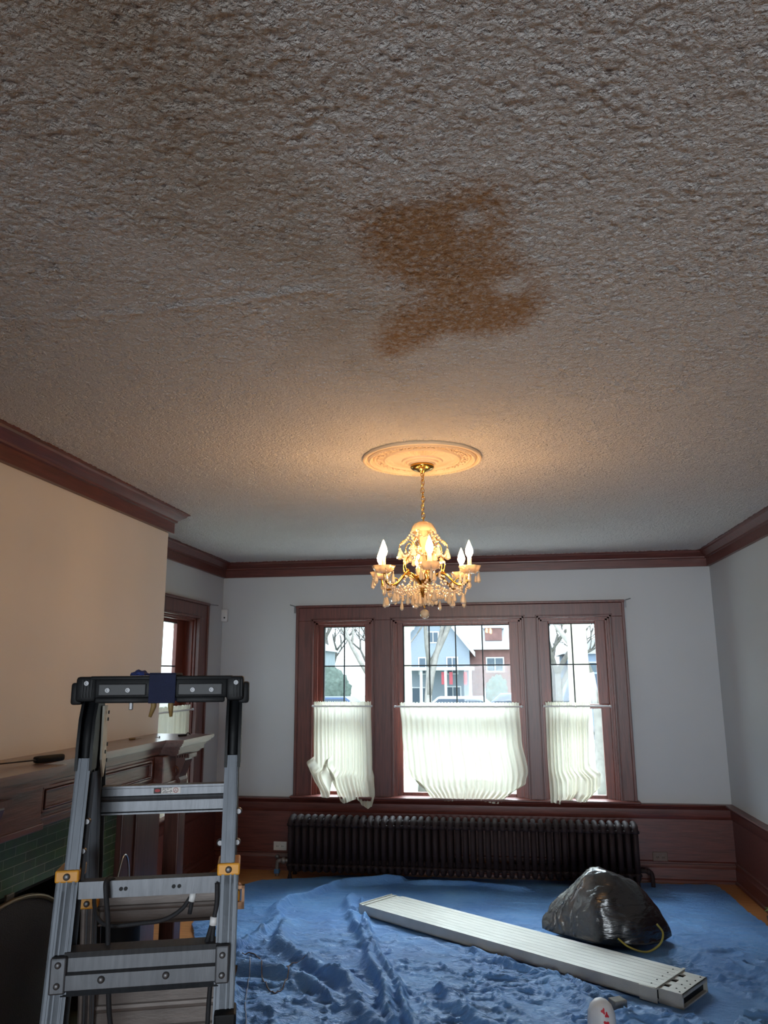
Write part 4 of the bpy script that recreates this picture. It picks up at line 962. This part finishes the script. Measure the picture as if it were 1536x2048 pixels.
# ------------------------------------------------------------------ aluminium plank
def plank():
    d = (PLANK_D-PLANK_A).normalized(); a = math.atan2(d.y, d.x)
    e = tag(empty('scaffold_plank', (PLANK_A.x, PLANK_A.y, .008), a), 'long extendable aluminium scaffold plank lying diagonally on blue tarp', 'plank')
    Wd, Hh, Ln = .345, .072, (PLANK_D-PLANK_A).length
    PA = mat('plank_aluminium', srgb(176, 174, 166), .5, .35, .12, 8, .12, 140, (1, 9, 1))
    def deck(name, x0, x1, w0, w1, top, th):
        m = MB(); n = 8; st = (w1-w0)/n
        for i in range(n):
            m.box(x0, x1, w0+i*st+.0012, w0+(i+1)*st-.0012, top-.006, top)
        m.box(x0, x1, w0, w1, top-.010, top-.005)
        return m
    deck('outer_deck', .10, Ln, 0, Wd, Hh, 0).build('outer_deck', PA, e)
    for y in (0, Wd-.006): MB().box(.10, Ln, y, y+.006, .010, Hh-.010).box(.10, Ln, y-(.0 if y == 0 else .03), y+(.036 if y == 0 else .006), .010, .016).build('side_rail', PA, e)
    MB().box(Ln-.09, Ln+.004, -.006, 0, .004, Hh-.001, .001).box(Ln-.012, Ln+.004, -.006, Wd+.006, Hh, Hh+.004, .001).build('end_collar', PA, e)
    # inner plank showing at both ends
    m = deck('inner', -.0, .095, .010, Wd-.010, Hh-.004, 0); m.build('inner_deck_start', PA, e)
    MB().box(0, .095, .010, .016, .002, Hh-.012).box(0, .095, Wd-.016, Wd-.010, .002, Hh-.012).box(0.0, .012, .010, Wd-.010, Hh-.004, Hh).box(.045, .052, .010, Wd-.010, Hh-.004, Hh).build('start_frame', PA, e)
    E0, E1 = Ln+.0, Ln+.125
    m = MB().box(E0+.035, E1, .022, Wd-.022, Hh-.012, Hh-.004)
    st = (Wd-.044)/7
    for i in range(7):
        if i % 2 == 0: m.box(E0, E0+.036, .022+i*st, .022+(i+1)*st, Hh-.012, Hh-.004)
    m.build('inner_deck_end', PA, e)
    MB().box(E0, E1, .022, .030, .0, Hh-.012).box(E0, E1, Wd-.030, Wd-.022, .0, Hh-.012).box(E1-.006, E1, .022, Wd-.022, Hh-.022, Hh-.004).box(E1-.03, E1, .022, Wd-.022, 0, .008).build('end_frame', PA, e)
    MB().box(E0-.02, E1-.02, .030, Wd-.030, .008, Hh-.014).build('end_filler', BLK, e)
    rv = None
    for i in range(8):
        for xx in (Ln-.045, E1-.025) if i < 5 else (E1-.055,):
            y = .045+(i if i < 5 else i-5+.5)*.064
            if rv is None:
                o = MB().lathe([(0, .0025), (.0035, .002), (.005, 0)], 8).build('rivet', BLK, e); rv = o
            else: o = rv.copy(); COL.objects.link(o); o.parent = e
            o.location = (xx, y, Hh if xx < Ln else Hh-.004)
plank()

# ------------------------------------------------------------------ rubbish bag
def bag():
    e = tag(empty('rubbish_bag', (.60, 5.35, .006)), 'shiny black plastic rubbish bag slumped on tarp behind the plank', 'bag')
    b = bmesh.new(); bmesh.ops.create_icosphere(b, subdivisions=6, radius=1)
    for v in b.verts:
        n = v.co.normalized(); a = math.atan2(n.y, n.x)
        th = math.acos(max(-1, min(1, n.z)))
        rx, ry = .30, .24
        x, y, z = n.x*rx, n.y*ry, n.z
        # neck pulled out to a point at the left and low
        left = max(0, -n.x)
        x -= .10*left**4; y *= 1-.5*left**2
        top = max(0, n.z)
        hz = .36*(1-.55*left**2)*(1-.25*max(0, n.x)**2)
        z = top**.8*hz if n.z > 0 else n.z*.05
        x -= .03*top; 
        # slanting shoulder down to the right
        x += .06*max(0, n.x)*(1-top)
        k = noise.noise(n*2.1+Vector((3, 1, 0)))*.045+abs(noise.noise(n*4.3))*.02
        pl = .016*math.sin(34*a+7*noise.noise(n*3))*max(0, left-.1)*max(0, min(1, 3*n.z+.4))
        s = 1+k*1.6
        v.co = Vector((x*s, y*s+pl, max(0, (z+.05)*s+pl*.8)))
    M_ = MB(); M_.bm.free(); M_.bm = b
    m, nt, bs = newmat('black_bin_liner'); N, L = nt.nodes, nt.links
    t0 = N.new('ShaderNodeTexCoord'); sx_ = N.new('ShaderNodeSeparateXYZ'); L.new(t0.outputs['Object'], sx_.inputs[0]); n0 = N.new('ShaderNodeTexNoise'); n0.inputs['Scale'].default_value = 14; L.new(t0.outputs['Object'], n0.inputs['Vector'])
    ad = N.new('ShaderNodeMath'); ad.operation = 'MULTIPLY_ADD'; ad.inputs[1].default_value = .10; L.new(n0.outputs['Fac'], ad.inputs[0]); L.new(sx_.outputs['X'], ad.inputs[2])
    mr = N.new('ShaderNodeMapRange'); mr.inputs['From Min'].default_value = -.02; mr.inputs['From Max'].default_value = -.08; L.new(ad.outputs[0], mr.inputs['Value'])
    mc = N.new('ShaderNodeMix'); mc.data_type = 'RGBA'; mc.inputs[6].default_value = (.006, .006, .007, 1); mc.inputs[7].default_value = (.10, .105, .11, 1)   # stretched film at the left, its silvery window sheen painted into the colour
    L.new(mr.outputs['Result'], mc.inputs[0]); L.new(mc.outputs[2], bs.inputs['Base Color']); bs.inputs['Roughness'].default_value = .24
    bs.inputs['Specular IOR Level'].default_value = 1.0
    tcn = N.new('ShaderNodeTexCoord'); mp = N.new('ShaderNodeMapping'); mp.inputs['Rotation'].default_value = (0, .75, .1); mp.inputs['Scale'].default_value = (.22, 1, 1.3); L.new(tcn.outputs['Object'], mp.inputs['Vector'])
    n2 = N.new('ShaderNodeTexNoise'); n2.inputs['Scale'].default_value = 30; n2.inputs['Detail'].default_value = 5; n2.inputs['Distortion'].default_value = .6; L.new(mp.outputs['Vector'], n2.inputs['Vector'])
    bp = N.new('ShaderNodeBump'); bp.inputs['Strength'].default_value = .5; bp.inputs['Distance'].default_value = .012; L.new(n2.outputs['Fac'], bp.inputs['Height']); L.new(bp.outputs['Normal'], bs.inputs['Normal'])
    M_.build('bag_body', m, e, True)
    pts = smooth_pts([(.20, -.33, .03), (.10, -.335, .015), (.12, -.30, .05)], 5)
    MB().tube(smooth_pts([(.02, -.265, .085), (.08, -.30, .05), (.17, -.315, .035), (.25, -.29, .07), (.28, -.25, .12), (.25, -.24, .165)], 6), .006, 8).build('yellow_cord', mat('yellow_cord', srgb(130, 122, 50), .6), e, True)
bag()

# ------------------------------------------------------------------ small things on the tarp
e = tag(empty('white_bottle', (.393, 4.0, .0075)), 'white rounded plastic bottle with red marks at the bottom edge', 'bottle')
MB().lathe([(0, 0), (.055, 0), (.062, .008), (.064, .06), (.060, .10), (.048, .13), (.030, .148), (.012, .156), (0, .157)], 32).build('bottle_body', WHITE, e, True)
b = bmesh.new()
def redmark(cz, ca, w, h, nm):
    m = MB(); pts = []
    prof = lambda z: np.interp(z, [0, .06, .10, .13, .148], [.064, .064, .060, .048, .030])+.0012
    n = 14; c0 = m.bm.verts.new((prof(cz)*math.cos(ca), prof(cz)*math.sin(ca), cz)); rg = []
    for k in range(n):
        t = 2*PI*k/n; rr = 1+.35*math.sin(3*t+cz*90); a = ca+w*rr*math.cos(t); z = cz+h*rr*math.sin(t); r = float(prof(z))
        rg.append(m.bm.verts.new((r*math.cos(a), r*math.sin(a), z)))
    for k in range(n): m.bm.faces.new((c0, rg[k], rg[(k+1) % n]))
    return m.build(nm, REDM, e)
b.free(); REDM = mat('red_print', srgb(200, 30, 48), .5)
redmark(.122, -1.50, .16, .010, 'red_mark'); redmark(.108, -1.25, .14, .010, 'red_mark'); redmark(.075, -1.35, .18, .012, 'red_mark')
e = tag(MB().box(-.035, .035, -.03, .03, 0, .045, .004).build('sanding_block', STONE), 'small grey block on the tarp beside the white bottle', 'block'); e.location = (.505, 4.31, .0075); e.rotation_euler = (0, 0, .5)
def on_tarp(p): return (p[0], p[1], float(tarp_height(np.array([p[0]]), np.array([p[1]]))[0])+.006)
o = MB().tube([Vector(on_tarp(p[:2])) for p in smooth_pts([(x, y, 0) for x, y in ((-1.56, 4.74), (-1.521, 4.765), (-1.438, 4.694), (-1.329, 4.395), (-1.228, 4.242), (-1.186, 4.28), (-1.198, 4.448), (-1.249, 4.55), (-1.223, 4.613), (-1.151, 4.638))], 8)], .0032, 6).build('string', mat('brown_string', srgb(110, 92, 86), .8), None, True)
tag(o, 'thin brown string curling on the tarp right of the ladder', 'string')
o = MB().tube([Vector(on_tarp(p[:2])) for p in smooth_pts([(x, y, 0) for x, y in ((-1.50, 4.70), (-1.42, 4.45), (-1.367, 4.25), (-1.319, 4.076), (-1.246, 3.873), (-1.2, 3.7))], 8)], .003, 6).build('string', mat('grey_string', srgb(120, 124, 140), .8), None, True)
tag(o, 'grey string running towards the camera beside the ladder rail', 'string')
# sprig of a plant at the right edge
e = tag(empty('potted_plant', (1.705, 5.78, 0)), 'green leafy plant just entering at the right edge by the baseboard', 'plant')
MB().lathe([(0, 0), (.035, 0), (.045, .05), (.042, .05), (.0, .045)], 20).build('pot', mat('pot_brown', srgb(96, 66, 50), .7), e, True, 40)
for k in range(9):
    a = k*2.4; m = MB(); r = .05+.012*(k % 3); c0 = Vector((0, 0, .05)); tip = Vector((r*math.cos(a), r*math.sin(a), .085+.01*(k % 4))); mid = (c0+tip)/2+Vector((0, 0, .03)); sd = Vector((-math.sin(a), math.cos(a), 0))*.014
    v = [m.bm.verts.new(p) for p in (c0, mid+sd, tip, mid-sd)]; vm = m.bm.verts.new(mid-Vector((0, 0, .004)))
    for i in range(4): m.bm.faces.new((v[i], v[(i+1) % 4], vm))
    m.build('leaf', LEAF, e)

# ------------------------------------------------------------------ outside
GZ = -.75
SNOW = mat('pale_lawn', srgb(150, 156, 140), .9, 0, .2, 1.2); ROAD = mat('street_asphalt', srgb(128, 132, 138), .9, 0, .1, 2); WALK = mat('concrete_walk', srgb(170, 172, 172), .9, 0, .06, 2)
struct(MB().box(-60, 60, 10.2, 90, GZ-.1, GZ).build('ground_lawn', SNOW))
struct(MB().box(-60, 60, 30, 39, GZ, GZ+.012).build('ground_street', ROAD)); struct(MB().box(-60, 60, 14.6, 16.0, GZ, GZ+.02).build('ground_sidewalk', WALK)); struct(MB().box(-60, 60, 41, 42.4, GZ, GZ+.02).build('ground_sidewalk', WALK))
struct(MB().box(-.9, .35, 10.2, 14.6, GZ, GZ+.025).build('ground_path', WALK))
struct(MB().box(XL-12, XL-.24, -4, 10.2, GZ-.1, GZ).build('ground_side_yard', SNOW))
struct(MB().box(-4, 3.6, YB+.24, 10.2, -.20, -.06).build('porch_floor', mat('pale_porch_boards', srgb(226, 226, 222), .8, 0, .03)))
PAINT = mat('cream_porch_paint', srgb(172, 166, 148), .6, 0, .03)
def column(x, y, lab):
    e = tag(empty('porch_column', (x, y, -.06)), lab, 'column', 'cream columns of the front porch')
    MB().lathe([(.145, .12), (.140, .14), (.128, .17), (.125, .9), (.120, 1.5), (.108, 2.15)], 40).build('shaft', PAINT, e, True, 40)
    MB().box(-.16, .16, -.16, .16, 0, .06, .005).lathe([(.15, .06), (.158, .09), (.15, .12)], 40).build('base', PAINT, e, True, 40)
    MB().lathe([(.108, 2.15), (.112, 2.16), (.108, 2.17), (.115, 2.19), (.135, 2.21)], 40).box(-.14, .14, -.14, .14, 2.21, 2.25, .004).build('capital', PAINT, e, True, 40)
column(.873, 9.2, 'cream round porch column seen through the rightmost front window'); column(-1.17, 9.2, 'cream round porch column at left edge of the middle front window')
struct(MB().box(-4, 3.6, 9.05, 9.35, 2.19, 2.55, .01).build('porch_beam', PAINT))

BARK = mat('pale_bark', srgb(112, 108, 104), .9, 0, .2, 8); rnd = random.Random(11)
def tree(x, y, h, r, lab, seed, lean=0, group=None):
    e = tag(empty('bare_tree', (x, y, GZ)), lab, 'tree', group or 'bare winter trees outside'); R = random.Random(seed); mt = MB(); mb = MB()
    def grow(p, d, l, r, lev, m):
        pts = [p]; q_ = p.copy(); dd = d.copy()
        for k in range(4):
            dd = (dd+Vector((R.uniform(-.14, .14), R.uniform(-.14, .14), R.uniform(-.02, .12)))).normalized(); q_ = q_+dd*l/4; pts.append(q_.copy())
        m.tube(pts, r, 7 if lev < 2 else 4, rr=[r*(1-.11*k) for k in range(5)])
        if lev >= 5: return
        nb = 3 if lev < 3 else 3
        for k in range(nb):
            ax = Vector((R.uniform(-1, 1), R.uniform(-1, 1), R.uniform(-.2, .7))).normalized(); nd = (dd*.85+ax*.62).normalized()
            grow(pts[R.choice((2, 3, 4, 4))] if lev else pts[-1-(k == 2)], nd, l*R.uniform(.58, .8), r*.58*R.uniform(.8, 1.05), lev+1, mb)
    grow(Vector((0, 0, 0)), Vector((lean, 0, 1)).normalized(), h*.30, r, 0, mt)
    mt.build('trunk', BARK, e, True); mb.build('branches', BARK, e, True)
tree(-1.66, 16.4, 8.5, .12, 'bare branching tree behind left panes of the middle window', 5)
tree(-2.75, 16.6, 8, .10, 'bare tree with forked branches seen through the leftmost front window', 9, -.12)
tree(1.62, 14.2, 8, .11, 'thick forked bare tree right of the right porch column', 13, .03)
tree(-6.3, 27.5, 9, .2, 'distant bare tree across the street at far left', 21)
tree(1.9, 28.0, 8, .18, 'distant bare tree in front of house beyond the right window', 23)
tree(-6.4, 6.8, 9, .16, 'bare tree in the side yard beyond the left wall window', 31)

for i, (tx, ty) in enumerate(((-13.5, 60), (3.9, 60), (6.9, 64), (-9.8, 62), (12.5, 66))):
    tree(tx, ty, 11, .3, ('tall distant bare tree behind houses, seen in the leftmost window', 'tall distant bare tree left of the right porch column', 'tall distant bare tree just behind the right porch column', 'tall distant bare tree above the far rooftops at left', 'tall distant bare tree at far right of the rightmost window')[i], 60+i)

def house():
    e = tag(empty('house', (-4.0, 50, GZ)), 'brick house with steep front gable and pale roof across the street', 'house')
    BR = mat('dull_brick', srgb(138, 104, 100), .9, 0, .15, 3); SID = mat('pale_siding', srgb(150, 160, 172), .8, 0, .05); RF = mat('frosted_roof', srgb(205, 208, 212), .8, 0, .05); TR = mat('white_trim', srgb(215, 218, 222), .6, 0, .02); GLS = mat('dark_panes', srgb(84, 98, 112), .2, 0, .1)
    # gabled wing on the left, long wing on the right
    MB().prism([(-2.6, 0), (2.0, 0), (2.0, 3.9), (-.3, 6.8), (-2.6, 3.9)], 'y', 0, 7).build('gable_wing', SID, e)
    MB().box(2.0, 7.0, .8, 7, 0, 4.0).build('brick_wing', BR, e)
    MB().prism([(-2.95, 3.45), (-.3, 6.8), (2.35, 3.45), (2.35, 3.75), (-.3, 7.15), (-2.95, 3.75)], 'y', -.4, 7.2).build('gable_roof', RF, e)
    MB().prism([(.4, 3.9), (.4, 4.05), (4.2, 6.4), (7.4, 4.05), (7.4, 3.9)], 'x', 2.0, 7.3).build('wing_roof', RF, e)
    d = MB().box(3.0, 4.1, 1.0, 3, 4.5, 5.35).build('dormer', BR, e); MB().prism([(2.85, 5.3), (3.55, 5.75), (4.25, 5.3)], 'y', .9, 3.2).build('dormer_roof', RF, d)
    for (x, z, w, hh, yy) in ((-.8, 2.9, .8, .95, 0), (.9, 2.9, .6, .95, 0), (-.3, 4.7, .6, .6, 0), (3.6, 2.95, 1.0, .8, .8), (5.6, 2.95, .9, .8, .8), (3.5, .9, 1.1, 1.0, .8), (-1.2, 1.0, 1.0, 1.0, 0), (.9, 1.0, .9, 1.1, 0)):
        f = MB().box(x-w/2-.08, x+w/2+.08, yy-.05, yy, z-hh/2-.08, z+hh/2+.08).build('window_frame', TR, e); MB().box(x-w/2, x-.03, yy-.07, yy-.04, z-hh/2, z+hh/2).box(x+.03, x+w/2, yy-.07, yy-.04, z-hh/2, z+hh/2).build('window_pane', GLS, f)
    MB().box(-2.7, 2.3, -2.2, 0, 2.6, 2.8).build('porch_roof', RF, e)
    for x in (-2.4, -.9, .6, 2.1): MB().box(x-.08, x+.08, -2.1, -1.94, .0, 2.6).build('porch_post', TR, e)
    RD = mat('red_cloth', srgb(190, 90, 100), .7)
    for x in (.44, .92, 1.8): MB().box(x-.10, x+.10, -2.0, -1.9, 1.75, 2.5).build('red_banner', RD, e)
house()
def house2(x, y, w, hh, lab, col, ridge):
    e = tag(empty('house', (x, y, GZ)), lab, 'house')
    A = mat('far_wall', col, .9, 0, .08, 3); RF = mat('far_roof', srgb(180, 184, 192), .8); TR = mat('far_trim', srgb(215, 218, 222), .6)
    MB().box(-w/2, w/2, 0, 7, 0, hh).build('wall_block', A, e); MB().prism([(-w/2-.3, hh), (0, hh+ridge), (w/2+.3, hh)], 'y', -.3, 7.3).build('roof', RF, e)
    for xx in (-w/4, w/4):
        for z in (1.3, hh-1.0): f = MB().box(xx-.45, xx+.45, -.05, 0, z-.5, z+.5).build('window_frame', TR, e); MB().box(xx-.38, xx+.38, -.07, -.04, z-.43, z+.43).build('window_pane', mat('far_panes', srgb(90, 104, 118), .2), f)
house2(-15.5, 50, 6.5, 4.0, 'pale house far left across the street', srgb(160, 172, 178), 2.2); house2(7.5, 52, 6.5, 3.6, 'bluish house across the street seen past the right column', srgb(140, 156, 180), 1.6)

def car(x, y, col, lab, tall=1.45, ln=4.3):
    e = tag(empty('parked_car', (x, y, GZ+.012)), lab, 'car', 'cars parked in the street'); P_ = mat('car_paint', col, .3, .1, .03); G_ = mat('car_glass', srgb(74, 88, 108), .1)
    h = ln/2
    MB().prism([(-h, .35), (-h, .8), (-h+.15, .92), (-h+.9, .98), (-h+1.45, tall), (h-1.1, tall), (h-.45, .98), (h-.05, .9), (h, .5), (h-.05, .32), (-h+.1, .3)], 'y', -.85, .85).build('car_body', P_, e)
    g = MB()
    for s in (-.86, .85): g.prism([(-h+1.05, .99), (-h+1.5, tall-.07), (h-1.15, tall-.07), (h-.65, .99)], 'y', s, s+.012)
    g.build('side_window', G_, e)
    for wx in (-h+.8, h-.8):
        for s in (-.80, .80): MB().lathe([(0, -.09), (.2, -.09), (.31, -.07), (.31, .07), (.2, .09), (0, .09)], 20, Matrix.Translation((wx, s, .31)) @ Matrix.Rotation(PI/2, 4, 'X')).build('wheel', BLK, e, True, 40)
car(-1.9, 32.5, srgb(200, 206, 212), 'pale silver car parked in street beyond the middle window'); car(-7.4, 32.5, srgb(90, 110, 150), 'blue car parked in street beyond leftmost window')
car(.6, 37.2, srgb(130, 144, 166), 'grey blue car parked before the brick house'); car(3.6, 32.8, srgb(150, 166, 196), 'bluish van parked in street left of the right porch column', 2.4, 4.8)
def hedge(x0, x1, y, h, lab):
    b = bmesh.new(); bmesh.ops.create_icosphere(b, subdivisions=4, radius=1)
    for v in b.verts:
        n = v.co.copy(); d = 1+.25*noise.noise(n*4+Vector((x0, 0, 0)))
        v.co = Vector(((x0+x1)/2+n.x*(x1-x0)/2*d, y+n.y*.7*d, GZ+h/2+n.z*h/2*d))
    M_ = MB(); M_.bm.free(); M_.bm = b; tag(M_.build('shrub', mat('winter_shrub', srgb(98, 112, 104), .9, 0, .3, 6, .5, 20), None, True), lab, 'shrub')
hedge(-.9, .3, 45, 2.3, 'grey green shrub in front yard of brick house'); hedge(-10.6, -8.0, 41, 2.8, 'pale green shrub across street at left'); 
print('objects', len(bpy.data.objects))
